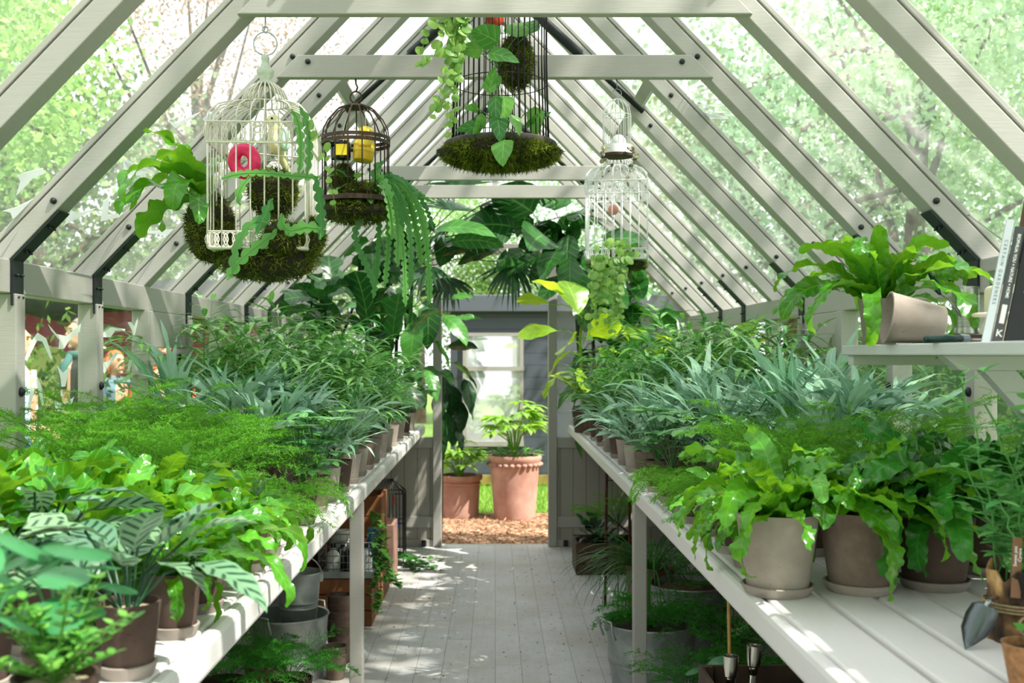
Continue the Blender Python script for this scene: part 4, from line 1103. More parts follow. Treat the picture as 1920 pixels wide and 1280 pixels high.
# ---------------------------------------------------------------- near end of the right bench
bp = empty('bark_pot', (.940, 1.91, BZ), 0, 'pot wrapped in bark and tied with twine on the right bench', 'pot')
th = np.arange(36) * 2 * math.pi / 36
rr = .052 + .003 * np.sin(th * 7) + .002 * np.sin(th * 13 + 1)
V = []; zt = .125 + .012 * np.sin(th * 3) + .006 * np.sin(th * 8)
for f in (0, .25, .5, .75, 1.0): V += [((rr[i] + .0015 * math.sin(9 * f + i)) * math.cos(th[i]), (rr[i] + .0015 * math.sin(9 * f + i)) * math.sin(th[i]), zt[i] * f) for i in range(36)]
V += [((rr[i] - .007) * math.cos(th[i]), (rr[i] - .007) * math.sin(th[i]), zt[i]) for i in range(36)] + [((rr[i] - .007) * math.cos(th[i]), (rr[i] - .007) * math.sin(th[i]), .02) for i in range(36)]
Q = [(k * 36 + i, k * 36 + (i + 1) % 36, (k + 1) * 36 + (i + 1) % 36, (k + 1) * 36 + i) for k in range(6) for i in range(36)]
bmk = NT('birch_bark'); nz = bmk.noise(16, 5, bmk.scaled(bmk.obj(), 1, 1, .7)); bmk.link(bmk.ramp(nz, [(.36, srgb('#17120E')), (.47, srgb('#5B4228')), (.60, srgb('#B08A58')), (.75, srgb('#C8B79A'))]), bmk.p.inputs['Base Color']); bmk.p.inputs['Roughness'].default_value = .9; bmk.bump(nz, .6, .01)
MB().add(V, Q).build('bark', bmk.m, bp, True)
MB().lathe([(.0005, .10), (.046, .10)], 20).build('soil', SOIL, bp)
TW = plain('twine', '#8A7A58', .9, noise=.3, nscale=200)
m = MB()
for k in range(3): m.ring((0, 0, .058 + .006 * k), .0585 + .0012 * k, .0022, 'z', 40, 6)
m.build('twine', TW, bp, True)
m = MB()
for sx in (-1, 1): m.tube([Vector((-.018 + sx * .016 * math.sin(a) * (1 if a < 3.2 else .9), -.060 - .006 * math.sin(a / 2), .055 - .030 * (1 - math.cos(a)) / 2)) for a in np.linspace(0, 6.28, 14)], .0021, 6)
m.build('twine_bow', TW, bp, True)
pea = empty('sweet_pea_plant', (.940, 1.91, BZ + .10), 0, 'climbing sweet pea seedlings growing from the bark pot', 'plant')
b = MB(); tips = [(-.115, -.03, .36), (-.05, .02, .32), (.01, -.02, .30), (.05, .03, .34), (-.085, .03, .22), (-.02, -.05, .20), (.08, -.03, .24), (.03, .05, .26), (-.06, -.05, .16), (.10, .02, .33)]
for tx, ty, tz in tips:
    k = 9; bx, by = R(-.03, .03), R(-.03, .03); pts = [Vector((bx + (tx - bx) * (j / k) ** 1.3 + R(-.006, .006), by + (ty - by) * j / k, tz * j / k)) for j in range(k + 1)]
    b.tube(pts, .0018, 5, leaf=.7)
    for j in range(2, k + 1):
        for q in range(2):
            az = R(0, 6.28); L0 = R(.02, .045); pit = R(-.1, .6); e = pts[j] + Vector((math.cos(az) * L0, math.sin(az) * L0, L0 * math.sin(pit)))
            b.tube([pts[j], e], .0009, 4, leaf=.7)
            for sg in (-1, 1): leaf(b, e, az + sg * .9, pit + R(-.3, .3), R(.026, .038), R(.017, .022), ovate, .3, 6, 3, .1)
    tp = pts[-1]; b.tube([tp + Vector((.004 * math.cos(a * 2) * a, .004 * math.sin(a * 2) * a, .008 * a)) for a in np.linspace(0, 4, 12)], .0006, 4, leaf=.9)
b.build('foliage', L_PEA, pea, True)
lb = empty('plant_label', (.910, 1.865, BZ + .085), 0, 'brown stake label with white writing stuck in the bark pot', 'plant label'); lb.rotation_euler = (math.radians(-8), math.radians(6), 0)
MB().box(-.0085, .0085, -.001, .001, 0, .105).build('stake', plain('label_wood', '#7A563C', .7), lb)
text_mesh('Sweet pea', .0085, WHITE, lb, facing((-.003, -.0012, .072), math.pi / 2, -math.pi / 2)); text_mesh('Cyrene', .008, WHITE, lb, facing((.005, -.0012, .075), math.pi / 2, -math.pi / 2))
tw = empty('trowel', (.812, 1.842, BZ + .001), 0, 'steel trowel blade leaning point down on the bark pot', 'trowel')
V = []; prof = [(0, .0), (.16, .010), (.4, .022), (.7, .025), (.92, .022), (1.0, .012)]
Z0 = Vector((0, 0, 0)); Z1 = Vector((.040, .006, .078)); ax = (Z1 - Z0); sdv = Vector((.75, -.45, -.28)).normalized(); nrm = ax.cross(sdv).normalized()
for t, hw in prof:
    for u in (-1, -.5, 0, .5, 1): V.append(Z0 + ax * t + sdv * hw * u + nrm * (.010 * u * u * hw / .025))
Q = [(i * 5 + j, i * 5 + j + 1, i * 5 + j + 6, i * 5 + j + 5) for i in range(5) for j in range(4)]
o = MB().add(V, Q).build('blade', plain('dark_steel', '#5C6266', .3, .9), tw, True); md = o.modifiers.new('t', 'SOLIDIFY'); md.thickness = .0014
MB().tube([Z1 - Vector((.002, 0, .004)), Z1 + Vector((.010, .012, .004)), Z1 + Vector((.036, .038, .002))], .004, 8).build('shank', STEEL, tw, True)
fp = empty('fibre_pot', (.815, 1.63, BZ), 0, 'brown fibre pot with a seedling at the lower right corner', 'pot')
MB().lathe([(.001, .002), (.026, 0), (.038, .068), (.039, .07), (.036, .07), (.024, .006), (.001, .006)], 24).build('pot', plain('peat_fibre', '#8B6440', .95, noise=.35, nscale=90, bump=.6), fp, True, auto=40)
MB().lathe([(.0005, .058), (.034, .058)], 18).build('soil', SOIL, fp)
b = MB(); b.tube([(0, 0, .058), (.004, 0, .085)], .0016, 5, leaf=.8)
for a in (0.3, 2.0, 3.6, 5.0): leaf(b, (.004, 0, .082), a, .6, .035, .024, ovate, .5, 6, 5, .15)
b.build('seedling', L_HERB, fp, True)
# ---------------------------------------------------------------- moss, vines, cacti
def moss(rx, ry, rz, n, seed, L=.016, flat_top=False):
    r = np.random.default_rng(seed); core = MB().ball((0, 0, 0), rx, ry, rz, 20, 12)
    v = core.V[0]; ph = r.random(6) * 6
    k = 1 + .10 * np.sin(v[:, 0] / rx * 4 + ph[0]) * np.sin(v[:, 1] / ry * 4 + ph[1]) + .08 * np.sin(v[:, 2] / rz * 5 + ph[2]) + .05 * np.sin(v[:, 0] / rx * 9 + ph[3])
    v *= k[:, None]
    if flat_top: v[:, 2] = np.minimum(v[:, 2], rz * .15)
    b = MB(); b.mi = 0
    d = r.normal(size=(n, 3)); d /= np.linalg.norm(d, axis=1)[:, None]
    c = d * np.array([rx, ry, rz]) * r.uniform(.93, 1.1, n)[:, None]
    if flat_top: c[:, 2] = np.minimum(c[:, 2], rz * .15)
    clump = (np.sin(c[:, 0] * 90 + ph[4]) + np.sin(c[:, 2] * 110 + ph[5]) + np.sin(c[:, 1] * 80)) / 6 + .5
    blades(b, c, d * .8 + r.normal(size=(n, 3)) * .8, r.uniform(.5, 1.4, n) * L, L * .22, r, tone=np.clip(clump + r.normal(size=n) * .2, 0, 1), tri=True)
    return core, b
def moss_obj(name, loc, rx, ry, rz, n, seed, label=None, cat=None, parent=None, L=.016, flat=False, group=None):
    core, b = moss(rx, ry, rz, n, seed, L, flat)
    o = core.build(name, MOSSB, parent, True, loc=loc); s = b.build('moss_strands', MOSSM, o); s['kind'] = 'stuff'
    if label: tag(o, label, cat, group)
    return o
def bez(p0, p1, p2, p3, n):
    t = np.linspace(0, 1, n)[:, None]; p0, p1, p2, p3 = (np.array(tuple(p)) for p in (p0, p1, p2, p3))
    return (1 - t) ** 3 * p0 + 3 * (1 - t) ** 2 * t * p1 + 3 * (1 - t) * t * t * p2 + t ** 3 * p3
def fishbone(b, pts, W=.016, lobe=.020, face=(0, -1, 0), tone=None):
    face = (R(-.7, .7), -1, R(-.2, .2))
    # zigzag flat stem: lobes alternate left and right
    pts = np.asarray(pts); seg = np.linalg.norm(np.diff(pts, axis=0), axis=1); s = np.concatenate([[0], np.cumsum(seg)]); n = max(12, int(s[-1] / .0042))
    q = np.linspace(0, s[-1], n); p = np.stack([np.interp(q, s, pts[:, a]) for a in range(3)], 1)
    d = np.gradient(p, axis=0); d /= np.linalg.norm(d, axis=1)[:, None] + 1e-9
    f = np.array(face, float); sd = np.cross(d, f); sd /= np.linalg.norm(sd, axis=1)[:, None] + 1e-9
    saw = lambda x: np.abs(np.sin(np.pi * x)) ** .55
    tp = np.minimum(1, (s[-1] - q) / .03 + .15) * np.minimum(1, q / .05 + .25)
    wl = W * (.16 + .84 * saw(q / lobe)) * tp; wr = W * (.16 + .84 * saw(q / lobe + .5)) * tp
    ribbon(b, p, sd, wl, wr, R(0, 1) if tone is None else tone)
    b.tube(p[::3], .0012, 4, leaf=.8)
def disc_vine(b, pts, r=.017, step=.028, jit=.012):
    pts = np.asarray(pts); b.tube(pts, .0008, 4, leaf=.5)
    seg = np.linalg.norm(np.diff(pts, axis=0), axis=1); s = np.concatenate([[0], np.cumsum(seg)])
    for q in np.arange(R(.0, step), s[-1], step):
        p = np.array([np.interp(q, s, pts[:, a]) for a in range(3)])
        for sg in (-1, 1):
            az = R(0, 6.28); k = r * R(.5, 1.15) * (1 - .45 * q / s[-1])
            c = Vector(p) + Vector((math.cos(az) * k * .9, math.sin(az) * k * .5, R(-.3, .3) * k))
            coin(b, c, R(-2.4, -.8), R(.9, 1.6), k)

# ---------------------------------------------------------------- bird cages
CAGEW = plain('chalky_white_wire', '#DAD6C8', .6, noise=.12, nscale=60)
CAGEWW = plain('white_wire', '#E6E8E6', .5)
CAGEB = plain('brown_iron', '#46362D', .6, .5, noise=.3, nscale=40)
CAGEK = plain('blackened_wire', '#221F20', .5, .5)
def filigree(m, w_, z0, z1, n):
    h = w_ / 2; zc = (z0 + z1) / 2; rr = (z1 - z0) / 2 - .002
    for z in (z0, z1):
        m.tube([(-h, -h, z), (h, -h, z), (h, h, z), (-h, h, z)], .0028, 6, True)
    for side in range(4):
        ca, sa = math.cos(side * math.pi / 2), math.sin(side * math.pi / 2)
        for k in range(n):
            x = -h + w_ * (k + .5) / n
            for ex in (1.0, .55):
                th = np.linspace(0, 2 * math.pi, 13)[:-1]
                pts = np.stack([x + np.cos(th) * w_ / n * .78 * ex, np.full(12, -h), zc + np.sin(th) * rr], 1)
                M = np.array([[ca, -sa, 0], [sa, ca, 0], [0, 0, 1]]); m.tube(pts @ M.T, .0015, 4, True)
def square_cage(root, mat, w_=.275, hb=.352):
    h = w_ / 2
    m = MB(); filigree(m, w_, 0, .045, 11); m.build('base_band', mat, root, True)
    MB().box(-h, h, -h, h, -.004, .0).build('base_tray', mat, root)
    m = MB(); filigree(m, w_ + .006, hb - .058, hb, 11); m.build('top_band', mat, root, True)
    m = MB()
    for s_ in range(4):
        ca, sa = math.cos(s_ * math.pi / 2), math.sin(s_ * math.pi / 2)
        for k in range(7):
            x = -h + w_ * k / 7; p = Vector((x * ca + h * sa, x * sa - h * ca, 0)); m.tube([p, p + Vector((0, 0, hb))], .0034 if k == 0 else .0024, 5)
    m.build('bars', mat, root, True)
    m = MB(); prof = [(1.0, 0), (.985, .030), (.88, .056), (.70, .072), (.485, .080)]; prof2 = [(.47, .080), (.47, .098), (.40, .118), (.27, .134), (.15, .142)]
    for s_ in range(4):
        ca, sa = math.cos(s_ * math.pi / 2), math.sin(s_ * math.pi / 2)
        for k in range(7):
            x0 = -1 + 2 * k / 7
            def at(f, z, up):
                x, y = x0 * h, -h
                rad = math.hypot(x, y); mix = min(1, (1 - f) * 1.9)      # square at the foot, round higher up
                qx, qy = x * f, y * f; ux, uy = x / rad * h * f, y / rad * h * f
                X, Y = qx + (ux - qx) * mix, qy + (uy - qy) * mix
                return (X * ca - Y * sa, X * sa + Y * ca, hb + z)
            m.tube([at(f, z, 0) for f, z in prof], .0022, 5); m.tube([at(f, z, 1) for f, z in prof2], .0022, 5)
    m.ring((0, 0, hb + .080), h * .48, .002); m.build('dome', mat, root, True)
    fin = MB().lathe([(.022, hb + .138), (.024, hb + .146), (.014, hb + .152), (.024, hb + .166), (.026, hb + .178), (.014, hb + .192), (.010, hb + .205), (.013, hb + .214), (.009, hb + .224), (.001, hb + .228)], 18)
    fin.build('finial', plain('chalky_green', '#B9C2B0', .6, noise=.15, nscale=50), root, True)
    MB().ring((0, 0, hb + .258), .034, .0018, 'y', 28, 6).build('hanging_ring', STEEL, root, True)
    MB().ring((.0, -h, hb - .02), .010, .002, 'y', 12, 5).tube([(-.012, -h - .003, hb - .02), (.012, -h - .003, hb - .008)], .0025, 6).build('latch', mat, root, True)
HOOK = STEEL
def hook(root, z0, z1, mat=HOOK, name='hook'):
    MB().tube([(.008 * math.cos(a), 0, z0 + .010 + .008 * math.sin(a)) for a in np.linspace(-1.4, 4.2, 12)] + [(0, 0, (z0 + z1) / 2), (0, 0, z1)], .0018, 6).build(name, mat, root, True)

# the big white cage, left
CX1, CY1, CB1 = -.672, 3.122, 1.700
c1 = empty('bird_cage', (CX1, CY1, CB1), math.radians(3), 'chalky white square bird cage with pink ring, hanging at left', 'bird cage')
square_cage(c1, CAGEW); hook(c1, .352 + .290, 2.3875 - CB1)
def at1(px, py, Y=3.08): return P(px, py, Y)
o = MB().ring((0, 0, 0), .0335, .0185, 'y', 36, 16).build('pink_ring', plain('pink_gloss', '#F2286A', .25, noise=.12, nscale=120), None, True, loc=at1(458, 302, 3.045)); o.rotation_euler = (.2, 0, -.35)
tag(o, 'glossy pink doughnut shaped ring inside the white bird cage', 'toy')
d = MB().tube([(0, 0, 0), (.015, .03, .14)], .0006, 4).build('cord', WHITE, o)
# pale toy bird perched in the cage
BIRDY = plain('pale_yellow_feather', '#E8E4B0', .7); BIRDG = plain('mint_feather', '#BFE0C8', .7)
def remesh(o, vox, sm=6):
    md = o.modifiers.new('r', 'REMESH'); md.mode = 'VOXEL'; md.voxel_size = vox; md.use_smooth_shade = True
    s = o.modifiers.new('s', 'SMOOTH'); s.iterations = sm; s.factor = .5
bd = empty('toy_bird', at1(520, 262, 3.13), math.radians(25), 'pale yellow and mint toy bird perched in the white cage', 'toy bird')
m = MB().ball((0, 0, 0), .030, .026, .045).ball((-.012, -.004, .052), .021, .020, .021); m.tube([(0, 0, .03), (-.01, 0, .05)], [.026, .019], 10)
m.tube([(.008, .01, -.03), (.03, .02, -.075), (.045, .025, -.115)], [.018, .012, .006], 8); o = m.build('body', BIRDY, bd, True); remesh(o, .004)
m = MB().ball((.020, .016, .0), .020, .014, .040).ball((.018, -.022, 0), .018, .010, .036); m.build('wing', BIRDG, bd, True)
MB().tube([(-.030, -.005, .052), (-.042, -.006, .046)], [.006, .0015], 8).build('beak', plain('beak', '#E0B06A', .5), bd, True)
MB().ball((-.021, -.021, .057), .0035).ball((-.027, .012, .057), .0035).build('eye', CB, bd, True)
MB().tube([(-.07, 0, -.046), (.07, 0, -.046)], .0025, 6).build('perch', CAGEW, bd, True)
moss_obj('moss_ball', at1(512, 362, 3.12), .066, .06, .070, 2600, 1, 'dark moss ball inside the white bird cage', 'moss ball')
core = moss_obj('moss_mat', (CX1 + .005, CY1, CB1 - .014), .142, .135, .066, 4200, 2, 'thick moss hanging under the white bird cage', 'moss', flat=True)
moss_obj('moss_tuft', (CX1 + .075, CY1 - .125, CB1 + .03), .055, .03, .042, 1500, 3, 'tuft of moss spilling over the front of the white cage', 'moss')
moss_obj('moss_tuft', (CX1 + .150, CY1 - .06, CB1 + .04), .030, .05, .050, 1300, 13, 'tuft of moss at the right corner of the white cage', 'moss')
# nest fern on a moss ball at the cage's left side
nf = empty('hanging_nest_fern', (-.838, 3.14, 1.775), 0, 'nest fern growing out of a moss ball left of the white cage', 'fern')
core, st = moss(.066, .066, .095, 3200, 4); o = core.build('moss_ball', MOSSB, nf, True); s_ = st.build('moss_strands', MOSSM, o); s_['kind'] = 'stuff'
b = MB()
for i, (az, pit, l, dr) in enumerate(((150, 70, .30, 1.6), (170, 50, .32, 2.3), (195, 62, .34, 2.6), (210, 35, .30, 2.0), (140, 35, .27, 2.4), (180, 80, .30, 1.3), (230, 75, .28, 2.2), (120, 70, .25, 1.8), (165, 20, .27, 1.5), (250, 50, .26, 2.8), (200, 85, .24, 1.2), (90, 80, .24, 1.4), (270, 20, .24, 1.9), (185, 5, .25, 1.3), (215, 60, .36, 2.9))):
    leaf(b, (-.01, -.01, .07), math.radians(az), math.radians(pit), l, .062 * R(.85, 1.15), strap, dr, 26, 5, .2, .012, R(3, 4.5), 1.4, R(-.6, .6), R(-.3, .3), None, R(-.5, .5))
b.build('foliage', L_NEST, nf, True)
# fishbone cacti of the white cage
fc = empty('fishbone_cactus', (CX1, CY1, CB1), 0, 'fishbone cactus stems winding through the white cage and trailing below', 'cactus')
b = MB(); A = lambda px, py, Y=2.96: P(px, py, Y) - Vector((CX1, CY1, CB1))
for pts, w_, lb_ in ((((505, 420), (470, 400), (440, 440), (432, 520)), .016, .034), (((520, 430), (480, 470), (455, 470), (425, 525)), .017, .036), (((415, 335), (480, 310), (540, 335), (602, 332)), .011, .022),
                     (((560, 330), (570, 260), (560, 215), (545, 205)), .013, .028), (((575, 330), (585, 280), (580, 215), (560, 200)), .012, .028), (((590, 330), (600, 370), (605, 400), (600, 450)), .016, .030),
                     (((480, 440), (500, 400), (505, 380), (512, 372)), .016, .030), (((540, 440), (560, 420), (580, 425), (605, 430)), .018, .03), (((470, 330), (450, 350), (440, 370), (452, 385)), .015, .028),
                     (((530, 400), (520, 430), (545, 440), (575, 425)), .018, .03)):
    fishbone(b, bez(*[A(x, y) for x, y in pts], 24), w_, lb_)
b.build('foliage', L_CACT, fc, True)
b = MB(); v = bez(A(585, 225), A(600, 260), A(618, 310), A(630, 400), 30)
disc_vine(b, v, .016, .032); b.build('vine', L_DISC, fc, True)

# the round brown cage
CX2, CY2, CB2 = -.489, 3.750, 1.945
c2 = empty('bird_cage', (CX2, CY2, CB2), 0, 'small round brown iron bird cage with a mustard jar', 'bird cage')
m = MB()
for k in range(15):
    a = k * 2 * math.pi / 15; c_, s_ = math.cos(a), math.sin(a)
    m.tube([(.116 * c_, .116 * s_, 0), (.116 * c_, .116 * s_, .215), (.112 * c_, .112 * s_, .248), (.095 * c_, .095 * s_, .280), (.065 * c_, .065 * s_, .315), (.028 * c_, .028 * s_, .332)], .0026, 5)
m.build('bars', CAGEB, c2, True)
MB().lathe([(.117, .190), (.121, .190), (.121, .202), (.117, .202)], 32).lathe([(.117, .206), (.121, .206), (.121, .218), (.117, .218)], 32).build('band', CAGEB, c2, True, auto=40)
MB().lathe([(.001, -.012), (.128, -.012), (.128, .004), (.120, .006), (.001, .006)], 32).build('base', CAGEB, c2, True, auto=40)
MB().lathe([(.001, .338), (.030, .332), (.042, .325), (.042, .322), (.001, .330)], 20).build('crown_plate', CAGEB, c2, True)
MB().ring((0, 0, .360), .020, .003, 'y', 20, 6).build('hanging_ring', CAGEB, c2, True)
MB().tube([(0, 0, .378), (.006, 0, .395), (0, 0, .408), (0, 0, 2.3695 - CB2)], .003, 6).build('hook', CAGEB, c2, True)
moss_obj('moss_mat', (CX2, CY2, CB2 - .035), .118, .118, .048, 3400, 5, 'moss hanging under the round brown cage', 'moss', flat=True)
moss_obj('moss_tuft', (CX2 + .03, CY2 - .07, CB2 + .022), .05, .035, .025, 1300, 6, 'bright moss tuft inside the round brown cage', 'moss')
moss_obj('moss_ball', (CX2 - .045, CY2, CB2 + .06), .040, .040, .062, 1500, 7, 'small dark moss ball inside the round brown cage', 'moss ball')
MUS = plain('mustard', '#E2B414', .3); YEL = plain('yellow_label', '#F6DC3A', .4); RED = plain('red_print', '#C23A1E', .5)
mj = empty('mustard_jar', (CX2 + .028, CY2 - .035, CB2 + .128), math.radians(-8), 'yellow mustard jar hanging inside the round brown cage', 'jar'); mj.rotation_euler = (-.12, .10, 0)
MB().lathe([(.001, 0), (.032, .002), (.036, .008), (.037, .05), (.034, .070), (.024, .084), (.023, .090)], 28).build('jar', MUS, mj, True, auto=40)
MB().lathe([(.0374, .032), (.0382, .034), (.0372, .066), (.0364, .067)], 28).build('label', YEL, mj, True)
text_mesh('Mustard', .0165, RED, mj, facing((0, -.0388, .046))); MB().lathe([(.025, .088), (.026, .092), (.026, .112), (.018, .122), (.001, .124)], 24).build('lid', plain('yellow_lid', '#EBD23C', .4), mj, True, auto=40)
MB().tube([(0, 0, .12), (-.02, .03, .20)], .0008, 4).build('cord', WHITE, mj)
dj = empty('dark_jar', (CX2 - .050, CY2 - .02, CB2 + .135), 0, 'dark jar with a yellow lid beside the mustard jar', 'jar')
MB().lathe([(.001, 0), (.034, .003), (.036, .01), (.036, .055), (.030, .068)], 26).build('jar', plain('dark_glass', '#12100F', .12), dj, True, auto=40)
MB().lathe([(.031, .066), (.031, .080), (.001, .081)], 24).build('lid', MATS['yellow_lid'], dj, True, auto=40)
MB().box(-.012, .026, -.0372, -.0345, .012, .05).build('label', YEL, dj)
MB().tube([(0, 0, .08), (.03, .02, .19)], .0008, 4).build('cord', WHITE, dj)
fc = empty('fishbone_cactus', (CX2, CY2, CB2), 0, 'long fishbone cactus stems trailing right and down from the brown cage', 'cactus')
b = MB(); A = lambda px, py, Y=3.68: P(px, py, Y) - Vector((CX2, CY2, CB2))
for ex, ey, mx, my, Y, w_ in ((805, 570, 800, 330, 3.66, .020), (812, 430, 790, 325, 3.62, .014), (745, 500, 745, 330, 3.70, .022), (768, 540, 775, 340, 3.72, .021), (735, 450, 730, 350, 3.64, .022), (790, 500, 770, 330, 3.78, .021), (720, 540, 735, 360, 3.76, .018),
                          (800, 470, 800, 340, 3.74, .020), (755, 430, 750, 345, 3.62, .020), (700, 560, 712, 380, 3.82, .018), (780, 420, 760, 320, 3.80, .020), (735, 380, 725, 330, 3.60, .022), (815, 380, 780, 330, 3.72, .012), (760, 575, 752, 350, 3.84, .018)):
    fishbone(b, bez(A(706, 345, 3.70), A((mx + 706) / 2, my - 25, Y), A(mx + (ex - mx) * .2 + 8, my + 50, Y), A(ex, ey, Y), 40), w_ * .72, w_ * 1.25)
fishbone(b, bez(A(700, 350), A(700, 320), A(712, 305), A(718, 302), 14), .018, .03)
fishbone(b, bez(A(690, 400, 3.7), A(640, 440, 3.7), A(680, 470, 3.7), A(705, 540, 3.7), 30), .014, .024)
b.build('foliage', L_CACT, fc, True)
fp = empty('small_trailing_plant', (CX2, CY2, CB2 + .05), 0, 'small green plant among the moss of the round brown cage', 'plant')
b = MB()
for px, py, az, pit in ((650, 330, 200, 40), (640, 350, 230, -20), (668, 335, 300, 30), (655, 365, 250, -40), (683, 345, 330, -10), (672, 355, 270, -60), (640, 330, 160, 20), (690, 365, 290, -20)):
    p = P(px, py, 3.68) - Vector((CX2, CY2, CB2 + .05)); leaf(b, p, math.radians(az), math.radians(pit), .06, .034, ovate, .7, 8, 5, .15)
    b.tube([(0, 0, 0), tuple(p * .6 + Vector((0, 0, .01))), tuple(p)], .0014, 4, leaf=.4)
b.build('foliage', L_HEART, fp, True)

# the tall dark cage in the middle
CX3, CY3, CB3 = .018, 3.45, 2.085
c3 = empty('bird_cage', (CX3, CY3, CB3), 0, 'tall dark wire cage with a mossy wooden base, hanging in the middle', 'bird cage')
m = MB(); NB = 46
for k in range(NB):
    a = k * 2 * math.pi / NB + .03; c_, s_ = math.cos(a), math.sin(a)
    m.tube([(.157 * c_, .157 * s_, 0), (.150 * c_, .150 * s_, .25), (.150 * c_, .150 * s_, .53), (.125 * c_, .125 * s_, .63), (.06 * c_, .06 * s_, .70), (.012 * c_, .012 * s_, .72)], .0019, 5)
m.build('bars', CAGEK, c3, True)
MB().ring((0, 0, .19), .1515, .0016, 'z', 36, 5).ring((0, 0, .40), .150, .0016, 'z', 36, 5).ring((0, 0, .53), .150, .0022, 'z', 36, 5).build('hoops', CAGEK, c3, True)
MB().lathe([(.001, -.022), (.176, -.022), (.182, -.014), (.182, -.004), (.176, 0), (.001, 0)], 40).build('base', plain('weathered_wood', '#4C4642', .8, noise=.3, nscale=20), c3, True, auto=40)
m = MB(); zc = .735; k = 0
while CB3 + zc < 3.06:
    m.ring((0, 0, zc), .012, .0022, 'xy'[k % 2], 12, 5); zc += .019; k += 1
m.build('chain', CAGEK, c3, True)
moss_obj('moss_mat', (CX3, CY3, CB3 - .034), .178, .178, .046, 10500, 8, 'green moss hanging under the tall dark cage', 'moss', L=.020, flat=True)
moss_obj('moss_ball', P(968, 118, 3.42), .052, .05, .085, 2600, 9, 'tall moss ball inside the tall dark cage', 'moss ball')
o = MB().lathe([(.001, -.006), (.026, -.006), (.030, 0), (.026, .006), (.001, .006)], 24).build('dried_orange_slice', plain('dried_orange', '#C8441E', .6, noise=.4, nscale=60), None, True, loc=P(928, 33, 3.38)); o.rotation_euler = (math.pi / 2, 0, .2)
MB().tube([(0, .028, 0), (.01, .31, -.06)], .0008, 4).build('cord', CAGEK, o)
tag(o, 'round orange slice hanging inside the tall dark cage', 'ornament')
ph = empty('heart_leaf_plant', (CX3, CY3, CB3), 0, 'heart leaved climbing plant inside and over the tall dark cage', 'plant')
b = MB(); O3 = Vector((CX3, CY3, CB3)); hub = [P(935, 130, 3.40) - O3, P(950, 255, 3.35) - O3]
for px, py, Y, az, pit, L, W in ((885, 95, 3.30, 100, 70, .085, .05), (935, 80, 3.28, 215, 20, .105, .085), (915, 100, 3.28, -10, -8, .105, .060), (905, 95, 3.29, 170, 10, .08, .055), (968, 70, 3.33, 80, 60, .09, .085), (990, 65, 3.36, 60, 65, .08, .07),
                          (938, 160, 3.28, 200, 25, .055, .05), (918, 175, 3.26, -60, 75, .085, .055), (945, 180, 3.27, -80, -70, .085, .062), (930, 178, 3.25, 250, -80, .10, .055), (912, 220, 3.25, 200, -45, .07, .058), (905, 240, 3.25, 178, 6, .085, .05),
                          (932, 220, 3.25, -70, -60, .085, .06), (945, 262, 3.22, 250, -70, .085, .078), (1003, 200, 3.36, -80, -80, .105, .055), (990, 240, 3.36, -60, 40, .07, .03), (898, 205, 3.27, 160, 20, .05, .035), (960, 215, 3.26, -40, -60, .075, .05), (1000, 235, 3.38, 20, 50, .08, .03)):
    p = P(px, py, Y) - O3; leaf(b, p, math.radians(az), math.radians(pit), L, W, heart, R(.2, .6), 11, 7, .14, .002, 2, 1.2, 0, R(.7, 1.1) * (1 if abs(math.cos(math.radians(az))) * math.cos(math.radians(pit)) > .5 else .2))
    h = hub[0] if py < 150 else hub[1]; b.tube([h, h.lerp(p, .6) + Vector((0, 0, .012)), p], .0016, 5, leaf=.6)
b.build('foliage', L_HEART, ph, True)
dv = empty('round_leaf_vine', (CX3 - .13, CY3, CB3 + .45), 0, 'pale round leaved vine trailing down left of the tall dark cage', 'trailing plant')
O4 = Vector((CX3 - .13, CY3, CB3 + .45)); b = MB()
for pts in (((865, 5), (850, 60), (835, 110), (845, 170)), ((850, 10), (800, 40), (785, 80), (795, 130)), ((870, 20), (840, 110), (830, 170), (815, 205)), ((860, 40), (860, 120), (855, 170), (850, 230)), ((840, 30), (835, 90), (805, 110), (775, 128)),
            ((870, 30), (850, 150), (835, 190), (838, 265)), ((855, 60), (850, 160), (835, 205), (800, 225)), ((845, 10), (845, 70), (855, 110), (862, 150))):
    disc_vine(b, bez(*[P(x, y, 3.24) - O4 for x, y in pts], 24), .021, .030)
b.build('vine', L_DISC, dv, True)
moss_obj('moss_ball', P(862, -20, 3.30), .05, .05, .06, 900, 10, 'moss ball the pale vine hangs from, beside the dark cage', 'moss ball')

# two white cages on the right
CX5, CY5, CB5 = P(1160, 492, 5.46).x, 5.52, 1.885
c5 = empty('bird_cage', (CX5, CY5, CB5), math.radians(-8), 'sunlit white square bird cage hanging far right', 'bird cage'); c5.scale = (1.12,) * 3
square_cage(c5, CAGEWW)
m = MB(); z = .62
m.tube([(0, 0, .352 + .290), (0, 0, (roof_z(CX5) - CB5) / 1.12 - .002)], .0016, 6); m.build('hook', STEEL, c5, True)
moss_obj('moss_mat', (CX5, CY5, CB5 - .020), .15, .15, .035, 1800, 11, 'moss under the far right white cage', 'moss', flat=True)
moss_obj('moss_tuft', (CX5 + .02, CY5 - .03, CB5 + .03), .07, .06, .03, 900, 12, 'moss tuft inside the far right white cage', 'moss')
o = MB().ball((0, 0, 0), .028).build('pink_ornament', plain('dusty_pink', '#C98A7C', .6), None, True, loc=P(1150, 393, 5.42)); MB().tube([(0, 0, .02), (0, 0, .22)], .001, 4).build('cord', WHITE, o); tag(o, 'dusty pink ball hanging inside the far right white cage', 'ornament')
pv = empty('round_leaf_vine', (CX5, CY5, CB5), 0, 'round leaved vine spilling down from the far right white cage', 'trailing plant')
O5 = Vector((CX5, CY5, CB5)); b = MB()
